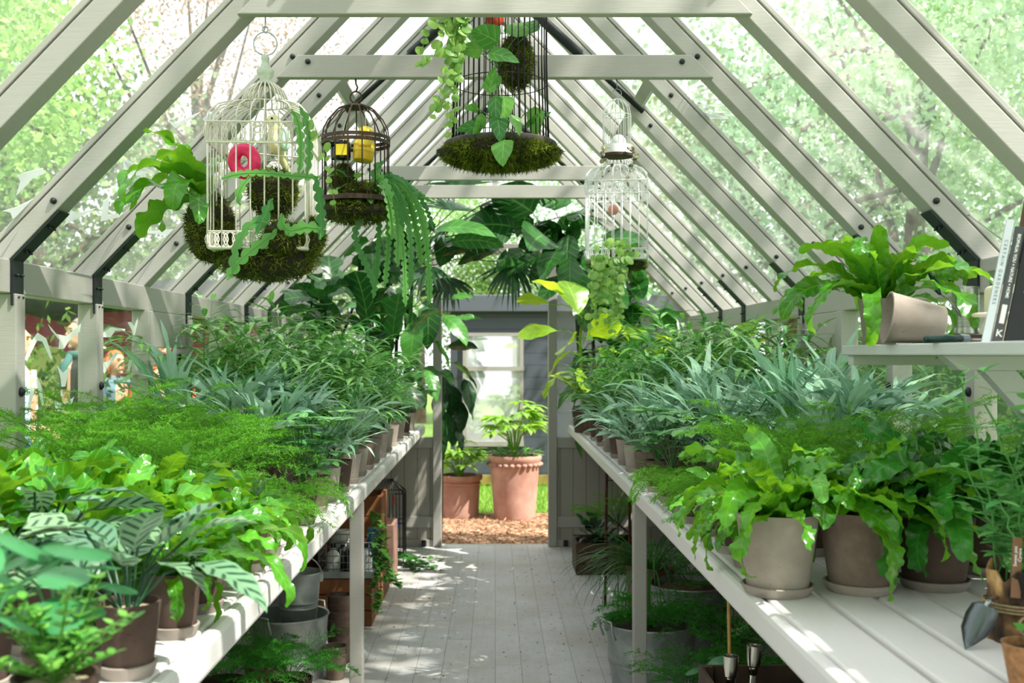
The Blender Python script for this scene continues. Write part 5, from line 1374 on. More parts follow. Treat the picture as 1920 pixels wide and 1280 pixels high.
for k in range(15):
    sx = 1112 + R(0, 60); ex = sx + R(-22, 26); ey = R(560, 655)
    disc_vine(b, bez(P(sx + 6, 482, 5.28) - O5, P(sx, 505, 5.24) - O5, P(sx + R(-10, 10), 545, 5.24) - O5, P(ex, ey, 5.24) - O5, 16), .026, .052)
for k in range(3): disc_vine(b, bez(P(1170 + 10 * k, 480, 5.3) - O5, P(1160, 440, 5.28) - O5, P(1120 + 20 * k, 450, 5.28) - O5, P(1110 + 24 * k, 490, 5.26) - O5, 10), .024, .045)
b.build('vine', L_DISC, pv, True)
CX4, CY4, CB4 = P(1156, 288, 3.762).x, 3.750, 2.105
c4 = empty('bird_cage', (CX4, CY4, CB4), 0, 'tiny white domed bird cage hanging under the second collar tie', 'bird cage')
m = MB()
for k in range(16):
    a = k * 2 * math.pi / 16; c_, s_ = math.cos(a), math.sin(a)
    m.tube([(.049 * c_, .049 * s_, 0), (.049 * c_, .049 * s_, .135), (.043 * c_, .043 * s_, .165), (.026 * c_, .026 * s_, .186), (.003 * c_, .003 * s_, .195)], .0013, 5)
m.ring((0, 0, .135), .049, .0016); m.build('bars', CAGEWW, c4, True)
MB().lathe([(.049, 0), (.0515, 0), (.0515, .030), (.049, .030)], 26).build('band', CAGEWW, c4, True, auto=40)
MB().lathe([(.001, -.012), (.056, -.010), (.056, -.001), (.001, .0)], 26).build('base', CAGEB, c4, True, auto=40)
MB().ring((0, 0, .213), .016, .0015, 'y', 18, 5).tube([(0, 0, .229), (0, 0, 2.3695 - CB4)], .0014, 5).build('hook', STEEL, c4, True)
o = MB().ball((0, 0, 0), .028, .028, .034).build('white_bauble', CAGEWW, None, True, loc=(CX4 + .006, CY4, CB4 + .036)); tag(o, 'white egg shaped bauble inside the tiny white cage', 'ornament')
b = MB(); tv = empty('tiny_vine', (CX4, CY4, CB4), 0, 'dusky little vine hanging around the tiny white cage', 'trailing plant')
for sx in (-1, 1, -1, 1): disc_vine(b, bez((sx * .03, -.058, .01), (sx * .062, -.06, .02), (sx * .068, -.058, -.03), (sx * R(.02, .07), -.055, R(-.11, -.05)), 10), .011, .026)
b.build('vine', leafmat('dusky_leaf', '#4A3F44', '#A9A87C', trans=.3), tv, True)
# ---------------------------------------------------------------- things under the benches
def crate(name, x0, x1, y0, y1, z0, z1, mat, label, slats=3, rx=None):
    r = empty(name, ((x0 + x1) / 2, (y0 + y1) / 2, z0), 0, label, 'crate')
    W_, D_, H_ = (x1 - x0) / 2, (y1 - y0) / 2, z1 - z0; t = .012
    hs = H_ / slats
    for (nm_, a) in (('side', ((-W_, W_, -D_, -D_ + t), (-W_, W_, D_ - t, D_))), ('end', ((-W_, -W_ + t, -D_ + t, D_ - t), (W_ - t, W_, -D_ + t, D_ - t)))):
        for (a0, a1, b0, b1) in a:
            m = MB()
            for k in range(slats): m.box(a0, a1, b0, b1, k * hs + .004, (k + 1) * hs - .003)
            m.build(nm_, mat, r, bevel=.002)
    MB().box(-W_ + t, W_ - t, -D_ + t, D_ - t, .004, .014).build('bottom', mat, r)
    for sx in (-1, 1):
        for sy in (-1, 1): MB().box(*sorted((sx * (W_ - t), sx * (W_ - t - .025))), *sorted((sy * (D_ - t), sy * (D_ - t - .025))), .014, H_).build('corner_post', mat, r)
    return r
crate('wooden_crate', -1.10, -.635, 5.50, 6.42, 0, .245, WOOD, 'orange brown wooden crate under the left bench carrying the wire basket')
r = crate('wooden_crate', -.98, -.645, 6.05, 6.38, .247, .60, WOOD, 'wooden crate stacked upright behind the wire basket, left', 3)
# wire basket with bottles
bk = empty('wire_basket', (-.762, 5.64, .247), 0, 'square wire basket of bottles on the wooden crate', 'basket')
m = MB(); w_, d_, h_ = .148, .13, .17
for k in range(6):
    z = .012 + h_ * k / 5; m.tube([(-w_, -d_, z), (w_, -d_, z), (w_, d_, z), (-w_, d_, z)], .0022 if k < 5 else .0035, 5, True)
for k in range(9):
    x = -w_ + 2 * w_ * k / 8
    for y in (-d_, d_): m.tube([(x, y, .01), (x, y, h_ + .01)], .0018, 5)
for k in range(1, 7):
    y = -d_ + 2 * d_ * k / 7
    for x in (-w_, w_): m.tube([(x, y, .01), (x, y, h_ + .01)], .0018, 5)
m.build('mesh', plain('basket_wire', '#8D8F90', .4, .8), bk, True)
MB().box(-w_ - .004, w_ + .004, -d_ - .004, d_ + .004, 0, .012).box(-w_ - .004, w_ + .004, -d_ - .006, -d_ - .003, 0, .034).build('base', GALV, bk)
for k, (x, y, c, nm_, lab) in enumerate(((-.085, -.05, '#E6E6E2', 'bottle', 'white bottle at the left of the wire basket'), (.0, -.06, '#23262A', 'bottle', 'black bottle in the middle of the wire basket'), (.085, -.05, '#D8DADB', 'bottle', 'pale bottle at the right of the wire basket'),
                               (-.05, .05, '#2A2D30', 'bottle', 'dark bottle at the back of the wire basket'))):
    t = empty(nm_, (-.762 + x, 5.64 + y, .261), 0, lab, 'bottle', 'bottles in the wire basket')
    MB().lathe([(.001, 0), (.034, .002), (.035, .085), (.028, .105), (.013, .118), (.012, .135)], 20).build('body', plain('bottle_%d' % k, c, .25), t, True, auto=45)
    MB().lathe([(.0145, .130), (.0145, .150), (.001, .151)], 16).build('cap', plain('cap_%d' % k, '#20242A' if k % 2 == 0 else '#B9BBB8', .4), t, True, auto=40)
BLUEP = plain('blue_plastic', '#3C6C98', .4)
t = empty('watering_bottle', (-.660, 5.71, .261), 0, 'blue spray bottle rising from the right of the wire basket', 'bottle')
MB().lathe([(.001, 0), (.030, .002), (.031, .13), (.020, .17), (.016, .185)], 20).build('body', BLUEP, t, True, auto=45)
MB().prism([(-.02, -.012, .185), (.045, -.012, .178), (.045, -.012, .198), (.015, -.012, .215), (-.02, -.012, .215)], (0, .024, 0)).build('spray_head', BLUEP, t, bevel=.004)
o = MB().lathe([(.001, 0), (.035, .003)] + [(.045 + .014 * math.sin(k / 10 * math.pi) + (.0015 if k % 2 else 0), .01 + .0125 * k) for k in range(11)] + [(.036, .150), (.033, .150), (.03, .02), (.001, .02)], 28).build('ribbed_pot', plain('white_glaze', '#EDEBE4', .3), None, True, loc=(-.80, 5.80, .2635), auto=50)
o.location = (-.835, 5.88, .247); o.scale = (1.25,) * 3
tag(o, 'white ribbed pot standing behind the wire basket', 'pot')
# clay trough, black cage
r = empty('clay_trough', (-.78, 6.66, 0), 0, 'pinkish clay trough beyond the crates under the left bench', 'planter')
MB().box(-.16, .16, -.14, -.12, 0, .36).box(-.16, .16, .12, .14, 0, .36).box(-.16, -.14, -.12, .12, 0, .36).box(.14, .16, -.12, .12, 0, .36).box(-.14, .14, -.12, .12, 0, .02).build('body', TERRA, r, bevel=.004)
MB().box(-.14, .14, -.12, .12, .28, .30).build('soil', SOIL, r)
r = empty('bird_cage', (-.735, 7.32, 0), 0, 'black wire cage with pitched top on the floor under the left bench', 'bird cage')
m = MB()
for k in range(11):
    x = -.115 + .023 * k
    for y in (-.10, .10): m.tube([(x, y, .06), (x, y, .46), (x * .25, 0, .55)], .002 if k % 10 else .004, 5)
for k in range(1, 8):
    y = -.10 + .025 * k
    for x in (-.115, .115): m.tube([(x, y, .06), (x, y, .46), (x * .25, 0, .55)], .002, 5)
m.build('bars', CAGEK, r, True)
m = MB()
for z in (.06, .26, .46): m.tube([(-.115, -.1, z), (.115, -.1, z), (.115, .1, z), (-.115, .1, z)], .004, 5, True)
m.build('hoops', CAGEK, r, True)
for sx in (-1, 1):
    for sy in (-1, 1): MB().tube([(sx * .115, sy * .1, 0), (sx * .115, sy * .1, .06)], .004, 5).build('leg', CAGEK, r, True)
for k, (x, z, c, n_) in enumerate(((.045, .41, '#C9502A', 'orange'), (.075, .25, '#2A4FA8', 'blue'))):
    o = MB().lathe([(.001, -.03), (.010, -.028), (.010, .01), (.006, .02), (.008, .03), (.001, .032)], 12).build('hanging_charm', plain('charm_%d' % k, c, .4), None, True, loc=(-.735 + x, 7.27, z + .0)); MB().tube([(0, 0, .03), (0, .03, .52 - z)], .0007, 4).build('cord', CAGEK, o); tag(o, '%s charm hanging inside the black floor cage' % n_, 'ornament')
# galvanised tub and pail
def tub(r0, r1, h, name, loc, label, handles=True, ridges=(.35, .42), rz=0):
    t = empty(name, loc, rz, label, 'tub')
    pr = [(.001, .004), (r0 - .004, .004), (r0, 0), (r0, .012)]
    for f in ridges: q = r0 + (r1 - r0) * f; pr += [(q, h * f - .006), (q + .004, h * f), (q, h * f + .006)]
    pr += [(r1, h - .008), (r1 + .006, h - .003), (r1 + .004, h + .003), (r1 - .003, h), (r0 - .006, .012), (.001, .012)]
    MB().lathe(pr, 40).build('body', GALV, t, True, auto=50)
    if handles:
        for s in (-1, 1):
            MB().tube([(-.05, s * (r1 + .004), h - .05), (-.05, s * (r1 + .02), h - .01), (-.045, s * (r1 + .022), h + .022), (.045, s * (r1 + .022), h + .022), (.05, s * (r1 + .02), h - .01), (.05, s * (r1 + .004), h - .05)], .005, 7).build('handle', GALV, t, True)
    return t
tub(.150, .170, .27, 'galvanised_tub', (-.90, 4.66, 0), 'round galvanised tub on the floor under the left bench', rz=-.5)
pk = empty('galvanised_pail', (-.865, 4.70, .143), 0, 'tapered galvanised pail standing inside the round tub', 'pail')
pr = [(.001, .004), (.068, .004), (.070, 0), (.075, .06)]
for z in (.15, .175): q = .070 + .028 * z / .30; pr += [(q, z - .004), (q + .0025, z), (q, z + .004)]
pr += [(.097, .295), (.101, .30), (.098, .304), (.094, .30), (.066, .01), (.001, .01)]
MB().lathe(pr, 32).build('body', GALV, pk, True, auto=50)
MB().tube([Vector((.104 * math.cos(a), -.03 * math.sin(a), .285 + .10 * math.sin(a))) for a in np.linspace(0, math.pi, 14)], .003, 6).build('handle', GALV, pk, True)
MB().box(.092, .106, -.016, .016, .26, .292).build('lug', GALV, pk, bevel=.003)
o = pot_mb(.085, .065, .128).build('flower_pot', CLAY, None, True, loc=(-.868, 4.70, .1405), auto=40); o.rotation_euler = (math.pi, 0, 0); tag(o, 'upturned clay pot under the pail inside the tub', 'flower pot')
# stacked small pots
sp = POTS['m']
def stack(x, y, n, label, size='m', col='brown', step=.034):
    for k in range(n):
        g = POTS[size]; o = instance('flower_pot', g['pot'][col], None, (x, y, .0 + k * step), R(0, 6)); tag(o, label % (['bottom', 'second', 'third', 'fourth', 'fifth', 'sixth', 'seventh'][k] if k < n - 1 else 'topmost'), 'flower pot', 'stacked clay pots under the left bench')
stack(-.705, 4.86, 6, '%s pot in the tall stack behind the left bench leg', step=.036)
stack(-.690, 4.62, 2, '%s pot in the short stack before the tall stack', 's', 'grey', .030)
o = MB().box(-.12, .12, -.03, .03, 0, .02).build('wooden_plank', WOOD, None, loc=(-.62, 4.40, 0), bevel=.002); tag(o, 'short wooden plank on the floor beside the left bench leg', 'plank')
POTS['f'] = POTS['l']
for x, y, sc_, lb_ in ((-.78, 4.05, .95, 'dark asparagus fern on the floor under the left bench, nearest the aisle'), (-1.02, 4.02, .95, 'dark asparagus fern on the floor under the left bench, near the wall'), (-.92, 4.28, .75, 'dark asparagus fern on the floor in front of the tub')):
    potted('aspdark', 'potted_asparagus_fern', x, y, 0, 'l', 'brown', sc_, label=lb_, group='asparagus ferns under the benches')
# ivy over the crate
iv = empty('trailing_ivy', (-.64, 5.9, .45), 0, 'green ivy trailing from the crates down to the floor', 'trailing plant')
OI = Vector((-.64, 5.9, .45)); b = MB()
for pts in (((700, 955), (715, 970), (705, 1010), (712, 1070)), ((705, 960), (728, 1000), (718, 1050), (728, 1085)), ((700, 990), (712, 1040), (700, 1080), (705, 1135)), ((708, 1010), (735, 1060), (725, 1080), (750, 1098)), ((702, 1020), (715, 1080), (704, 1110), (708, 1150))):
    v = bez(*[P(x, y, 5.42) - OI for x, y in pts], 20); b.tube(v, .0014, 4, leaf=.6)
    for q in v[1::1]:
        for k in range(2): leaf(b, q, R(0, 6.28), R(-.6, .6), R(.035, .055), R(.03, .04), heart, .5, 6, 3, .12)
b.build('foliage', L_HERB, iv, True)
iv = empty('trailing_ivy', (-.62, 7.1, 0), 0, 'dark ivy runners creeping over the floor by the black cage', 'trailing plant'); b = MB()
for k in range(9):
    v = bez((-.08, .1, .02), (R(-.05, .1), R(-.1, .2), .08), (R(.02, .2), R(-.4, .2), .04), (R(.0, .28), R(-.45, .25), .008), 12); b.tube(v, .0014, 4, leaf=0)
    for q in v[2:]:
        for j in range(2): leaf(b, q, R(0, 6.28), R(0, .7), R(.03, .05), R(.028, .04), heart, .5, 6, 3, .12)
b.build('foliage', L_BROAD, iv, True)

# right side
crate('wooden_crate', .515, .90, 6.78, 7.12, 0, .205, DWOOD, 'dark wooden crate holding a bushy plant under the right bench')
r = empty('bushy_plant', (.68, 6.94, .05), 0, 'dark leaved bushy plant in the wooden crate, right', 'plant'); f_ = f_broad(30, .22, .16, .06); f_.build('foliage', L_DARK, r, True); MB().box(-.14, .14, -.13, .13, .0, .10).build('soil', SOIL, r)
tr = empty('trellis', (.70, 6.0, 0), 0, 'rusty iron plant trellis on the floor under the right bench', 'trellis')
for x in (-.085, .055): MB().tube([(x, -.05, 0), (x * .9, -.05, .76)], .008, 7).build('stake', RUST, tr, True)
MB().tube([(-.085, -.05, .52), (.055, -.05, .40)], .004, 6).tube([(-.08, -.05, .70), (.05, -.05, .70)], .004, 6).build('rung', RUST, tr, True)
r = empty('climbing_fern', (.70, 6.06, 0), 0, 'wispy climbing fern on the rusty trellis', 'plant')
b = f_asparagus(21, 26, .34, 1.1, .8, 1.2); b.xf(Matrix.Translation((0, 0, .42))); b.tube([(0, 0, 0), (0, 0, .5)], .004, 5, leaf=.2); b.build('foliage', L_ASP, r, True)
bx = empty('clay_planter', (.76, 5.22, 0), 0, 'tall clay planter with grassy leaves hanging over it, right', 'planter')
MB().lathe([(.001, .003), (.095, 0), (.12, .36), (.126, .37), (.115, .37), (.09, .02), (.001, .02)], 4).build('body', TERRA, bx); MB().lathe([(.0005, .33), (.11, .33)], 4).build('soil', SOIL, bx)
b = MB()
for i in range(120):
    az = R(0, 6.28) if i % 3 else R(2.3, 4.2); leaf(b, (.05 * math.cos(az), .05 * math.sin(az), .33), az, R(.5, 1.4), R(.30, .52), .013, grassy, R(1.6, 2.8), 10, 3, .2)
b.build('foliage', L_GRASS, bx, True)
t = tub(.165, .200, .265, 'galvanised_tub', (.665, 4.56, 0), 'galvanised tub full of feathery fern under the right bench', rz=math.radians(115))
MB().lathe([(.0005, .235), (.188, .235)], 30).build('soil', SOIL, t)
r = empty('asparagus_fern', (.665, 4.56, .232), 0, 'feathery asparagus fern growing in the right galvanised tub', 'fern')
b = f_asparagus(31, 38, .34, .9, 1.0, 1.5); b.build('foliage', L_ASPD, r, True)
t = tub(.15, .175, .33, 'dark_bucket', (.90, 5.0, 0), 'dark bucket of brown compost behind the fern tub, right', handles=False); t['category'] = 'bucket'
MB().lathe([(.0005, .335), (.10, .325), (.168, .30)], 26).build('compost', plain('compost', '#4B3426', .95, noise=.5, nscale=60, bump=1), t)
for x, y, sc_, lb_ in ((.70, 3.86, .9, 'dark asparagus fern on the floor before the right bench leg'), (.95, 4.05, .9, 'dark asparagus fern on the floor deep under the right bench')):
    potted('aspdark', 'potted_asparagus_fern', x, y, 0, 'l', 'brown', sc_, label=lb_, group='asparagus ferns under the benches')
for x, y, sc_, lb_ in ((1.02, 4.55, 1.2, 'dark fern added to deepen shade by the right wall, behind the fern tub'), (1.03, 5.15, 1.2, 'dark fern added to deepen shade by the right wall, behind the compost bucket'), (1.0, 5.8, 1.2, 'dark fern added to deepen shade by the right wall, behind the trellis'), (1.06, 3.4, 1.1, 'dark fern added to deepen shade by the right wall, beside the hose crate')):
    potted('aspdark', 'potted_asparagus_fern', x, y, 0, 'l', 'brown', sc_, label=lb_, group='asparagus ferns under the benches')  # ferns added to darken the space under the right bench
r = potted('coin', 'potted_coin_plant', .80, 3.60, 0, 'l', 'brown', 1.3, label='round leaved plant on the floor under the right bench', group=None)
r = crate('wooden_crate', .62, 1.0, 2.95, 3.25, .0, .46, DWOOD, 'dark crate under the right bench holding hose fittings', 4)
CHR = plain('chrome', '#B5B4AC', .18, 1.0)
for k, (x, y, h, lean, lab) in enumerate(((.675, 3.05, .52, 0.0, 'chrome hose nozzle standing in the crate, left of the pair'), (.715, 3.07, .545, .06, 'chrome hose nozzle standing in the crate, right of the pair'))):
    n = empty('hose_nozzle', (x, y, .02), 0, lab, 'hose nozzle'); n.rotation_euler = (0, lean, 0)
    MB().tube([(0, 0, 0), (0, 0, h - .075)], .009, 10).build('tube', CHR, n, True)
    MB().lathe([(.009, h - .085), (.013, h - .08), (.013, h - .062), (.018, h - .058), (.021, h - .03), (.0225, h), (.019, h), (.015, h - .03), (.001, h - .03)], 22).build('head', CHR, n, True, auto=40)
o = MB().tube([(0, 0, 0), (-.004, 0, .35), (-.012, 0, .75)], [.006, .0058, .005], 8).build('bamboo_cane', plain('bamboo', '#B08A45', .5, noise=.15, nscale=30), None, True, loc=(.702, 3.16, .02)); tag(o, 'bamboo cane standing in the crate under the right bench', 'cane')
# ---------------------------------------------------------------- visitors outside the left wall
SKIN = plain('skin', '#D9A68A', .55)
def limb(m, pts, rads, k=12): m.tube(pts, rads, k)
def hand(m, w, d, side):
    w = Vector(w); d = Vector(d).normalized(); sd = Vector((side, 0, 0)); nn = d.cross(sd).normalized()
    m.tube([w, w + d * .04, w + d * .085], [.022, .030, .026], 10)
    for j, (o_, L0) in enumerate(((-.026, .062), (-.009, .074), (.009, .07), (.025, .055))):
        b0 = w + d * .08 + sd * o_; m.tube([b0, b0 + d * L0 * .5 + nn * .006, b0 + d * L0 + nn * .02], [.0095, .0088, .0075], 7)
    t0 = w + d * .035 + sd * .028; m.tube([t0, t0 + d * .03 + sd * .022 + nn * .01, t0 + d * .06 + sd * .024 + nn * .02], [.011, .010, .008], 7)
def person(loc, rz, h, coat, trousers, hairc, label, hair='short', bend=.6, scarf=None, elbow=.25, lapel=None):
    r = empty('person', loc, rz, label, 'person', None); s = h / 1.72; r.scale = (s, s, s)
    m = MB()                                            # faces -Y
    m.ball((0, -.005, 1.615), .074, .092, .108, 20, 14); m.ball((0, -.040, 1.565), .056, .055, .062, 16, 10)
    m.tube([(0, -.088, 1.635), (0, -.108, 1.598), (0, -.094, 1.586)], [.010, .015, .010], 8)
    m.ball((0, -.085, 1.655), .048, .016, .010); m.ball((0, -.086, 1.555), .024, .012, .008); m.ball((0, -.086, 1.543), .022, .012, .008); m.ball((0, -.080, 1.515), .022, .02, .018)
    for sx in (-1, 1): m.ball((sx * .075, .010, 1.61), .012, .024, .034)
    m.tube([(0, .01, 1.54), (0, .012, 1.46), (0, .01, 1.40)], [.056, .056, .075], 14)
    m.tube([(0, .0, 1.43), (0, 0, 1.36), (0, 0, 1.2), (0, 0, 1.05), (0, 0, .92)], [.08, .14, .145, .13, .15], 18)
    hands = []
    for sx in (-1, 1):
        sh_ = Vector((sx * .185, 0, 1.37)); el = Vector((sx * (.205 + elbow * .2), .02, 1.09)); wr = el + Vector((-sx * .07, -.21 * bend, -.23 + .17 * bend))
        limb(m, [(sx * .08, 0, 1.40), sh_, sh_.lerp(el, .5), el, el.lerp(wr, .5), wr], [.06, .058, .048, .040, .036, .025])
        hand(m, wr, (wr - el), -sx); hands.append((sh_, el, wr))
        limb(m, [(sx * .085, 0, .94), (sx * .095, 0, .72), (sx * .095, -.01, .50), (sx * .10, .01, .30), (sx * .10, .02, .07)], [.10, .085, .058, .056, .038])
        m.tube([(sx * .10, .04, .045), (sx * .105, -.06, .035), (sx * .11, -.16, .025)], [.042, .042, .030], 10)
    b = m.build('body', SKIN, r, True); remesh(b, .0085, 4)
    c = MB(); c.tube([(0, .005, 1.475), (0, .0, 1.42), (0, 0, 1.36), (0, 0, 1.2), (0, 0, 1.05), (0, 0, .90), (0, 0, .84)], [.062, .10, .158, .163, .152, .170, .172], 20)
    for sh_, el, wr in hands:
        w2 = el.lerp(wr, .93); c.tube([(sh_.x * .4, 0, 1.40), sh_, sh_.lerp(el, .5), el, el.lerp(wr, .5), w2], [.075, .076, .062, .055, .050, .042], 12)
        c.tube([w2 - (wr - el) * .05, w2], [.046, .046], 12)
    for v in c.V: v[:, 1] *= .82
    cm = coat; o = c.build('jacket', cm, r, True); remesh(o, .011, 5)
    if lapel:
        MB().prism([(-.05, -.128, 1.42), (.05, -.128, 1.42), (.028, -.142, 1.15), (-.028, -.142, 1.15)], (0, .02, 0)).build('shirt', lapel, r)
    t = MB()
    for sx in (-1, 1): t.tube([(sx * .06, 0, .95), (sx * .09, 0, .86), (sx * .098, 0, .68), (sx * .10, 0, .48), (sx * .10, .01, .28), (sx * .10, .02, .09)], [.12, .122, .098, .078, .072, .068], 14)
    o = t.build('trousers', trousers, r, True); remesh(o, .013, 5)
    for sx in (-1, 1): o = MB().tube([(sx * .10, .05, .048), (sx * .105, -.06, .042), (sx * .11, -.17, .030)], [.05, .05, .036], 12).ball((sx * .10, .03, .06), .05, .06, .055).build('shoe', plain('shoe', '#2B2623', .5), r, True)
    hm = MB(); hm.ball((0, .012, 1.645), .083, .094, .092, 20, 12)
    if hair == 'long': hm.tube([(0, .055, 1.65), (0, .070, 1.55), (0, .075, 1.44)], [.075, .078, .05], 14); [hm.tube([(sx * .06, .02, 1.66), (sx * .078, .02, 1.57), (sx * .07, .03, 1.46)], [.03, .03, .02], 10) for sx in (-1, 1)]
    v = hm.V[0]; f = (v[:, 1] < -.055) & (v[:, 2] < 1.69); v[f, 1] = -.05; low = (v[:, 1] < .02) & (v[:, 2] < 1.60); v[low, 2] = 1.62
    o = hm.build('hair', hairc, r, True)
    e = MB(); br = MB()
    for sx in (-1, 1): e.ball((sx * .031, -.083, 1.628), .010, .007, .007); br.tube([(sx * .018, -.098, 1.650), (sx * .046, -.086, 1.650)], .004, 6)
    e.build('eyes', plain('eye', '#2E2A28', .2), r, True); br.build('eyebrows', hairc, r, True)
    MB().tube([(-.022, -.098, 1.549), (0, -.100, 1.546), (.022, -.098, 1.549)], .004, 6).build('lips', plain('lips', '#A8605A', .5), r, True)
    if scarf: MB().ring((0, .0, 1.455), .078, .030, 'z', 24, 10).tube([(.03, -.085, 1.45), (.04, -.135, 1.36), (.045, -.145, 1.2)], [.03, .035, .03], 8).build('scarf', scarf, r, True)
    return r
DENIM = plain('light_denim', '#A9C0DC', .8, noise=.18, nscale=26); JEANS = plain('jeans', '#4F6E9C', .8, noise=.15, nscale=30)
DARKC = plain('dark_coat', '#2B2E2A', .8); GREYH = plain('grey_hair', '#8C8378', .8, noise=.2, nscale=40); BLOND = plain('blond_hair', '#C79A68', .7, noise=.2, nscale=40); WHITEH = plain('white_hair', '#D8CFC2', .8)
person((-3.15, 7.0, -.07), math.radians(105), 1.66, DENIM, JEANS, BLOND, 'person in a pale denim jacket and jeans outside the left wall', bend=.85, hair='long', lapel=WHITE)
person((-3.10, 8.0, -.07), math.radians(-52), 1.74, DARKC, DARKC, GREYH, 'grey haired person in dark coat and scarf looking left, outside', scarf=plain('teal_scarf', '#3E6A64', .8), bend=.4, lapel=plain('pale_shirt', '#C5CBD2', .7))
person((-3.22, 9.05, -.07), math.radians(60), 1.50, plain('teal_top', '#5F7F88', .8), JEANS, plain('auburn_hair', '#A8683C', .7, noise=.2, nscale=40), 'person with reddish blond long hair behind the asparagus ferns, outside', hair='long', bend=.3)
person((-2.83, 9.1, -.07), math.radians(20), 1.66, plain('orange_top', '#D8683A', .8), JEANS, WHITEH, 'person with white hair in an orange top, outside', bend=.5)
# ---------------------------------------------------------------- big plants at the gable end
def pt_leaf(b, O, px, py, Y, az, pit, L, W, prof=ovate, dro=.6, hub=None, n=10, m=7, fold=.14, wave=.004, tone=None, roll=0.0, r=.003):
    p = P(px, py, Y) - O
    if abs(pit) < 40 and not roll: roll = R(.5, 1.1) * RS.choice((-1, 1))
    if hub is not None:
        hub = Vector(hub); b.tube([hub, hub.lerp(p, .6) + Vector((0, 0, .02)), p], r, 5, leaf=.5)
    leaf(b, p, math.radians(az), math.radians(pit), L, W, prof, dro, n, m, fold, wave, 2.5, 1.2, 0, roll, tone)
def fan(b, O, px, py, Y, az, pit, L, n=18, W=.022, hub=None, spread=2.6):
    p = P(px, py, Y) - O
    if hub is not None: b.tube([hub, Vector(hub).lerp(p, .5) + Vector((0, 0, .06)), p], .004, 5, leaf=.2)
    A, Pt = math.radians(az), math.radians(pit)
    d = Vector((math.cos(Pt) * math.cos(A), math.cos(Pt) * math.sin(A), math.sin(Pt))); s = Vector((-math.sin(A), math.cos(A), 0))
    for k in range(n):
        t = (k / (n - 1) - .5) * spread; v = d * math.cos(t) + s * math.sin(t)
        a_ = math.atan2(v.y, v.x); s0 = Vector((-math.sin(a_), math.cos(a_), 0)); nr = v.cross(s0); w_ = d.cross(s).cross(v)
        leaf(b, p, a_, math.asin(max(-1, min(1, v.z))), L * (1 - .22 * abs(t) / spread * 2) * R(.9, 1.05), W, lance, R(.2, .7), 7, 3, .2, 0, 1, 1, 0, math.atan2(w_.dot(nr), w_.dot(s0)))
# fiddle leaf fig standing left of the door (big dark leaves)
def bigpot(x, y, z=0, k=1.0, mat=TERRA):
    return [(.001, .003), (.12 * k, 0), (.16 * k, .28 * k), (.168 * k, .30 * k), (.15 * k, .30 * k), (.11 * k, .02), (.001, .02)]
r = empty('fiddle_leaf_fig', (-.84, 6.86, BZ), 0, 'big dark fiddle leaf fig at the far end of the left bench', 'potted plant')
MB().lathe([(.001, .002), (.075, 0), (.098, .18), (.09, .18), (.07, .01), (.001, .01)], 24).build('pot', CLAYD, r, True, auto=40); MB().lathe([(.0005, .16), (.09, .16)], 20).build('soil', SOIL, r)
O = Vector((-.84, 6.86, BZ)); b = MB(); b.tube([(0, 0, .15), (.02, 0, .7), (-.04, -.02, 1.15)], [.016, .012, .008], 8, leaf=0)
for px, py, Y, az, pit, L, W in ((600, 560, 6.5, 200, 10, .22, .20), (640, 600, 6.4, 220, 50, .30, .24), (622, 545, 6.5, 110, 75, .26, .22), (690, 610, 6.35, 250, 75, .36, .27), (735, 640, 6.4, 290, 70, .34, .24), (660, 560, 6.6, 80, 60, .26, .22), (610, 600, 6.45, 190, -15, .24, .20), (585, 590, 6.6, 180, 25, .22, .18),
                            (770, 620, 6.5, 320, 40, .26, .2), (700, 690, 6.3, 270, -20, .26, .2), (760, 700, 6.3, 300, -40, .26, .18), (640, 680, 6.3, 230, -30, .24, .2), (790, 690, 6.5, 340, -10, .26, .16), (750, 560, 6.7, 60, 60, .24, .2), (700, 530, 6.75, 100, 70, .24, .2)):
    pt_leaf(b, O, px, py, Y, az, pit, L, W, fiddle, .5, hub=(0, 0, max(.3, min(1.1, P(px, py, Y).z - BZ - .05))), wave=.010, fold=.12)
b.build('foliage', L_FIDD, r, True)
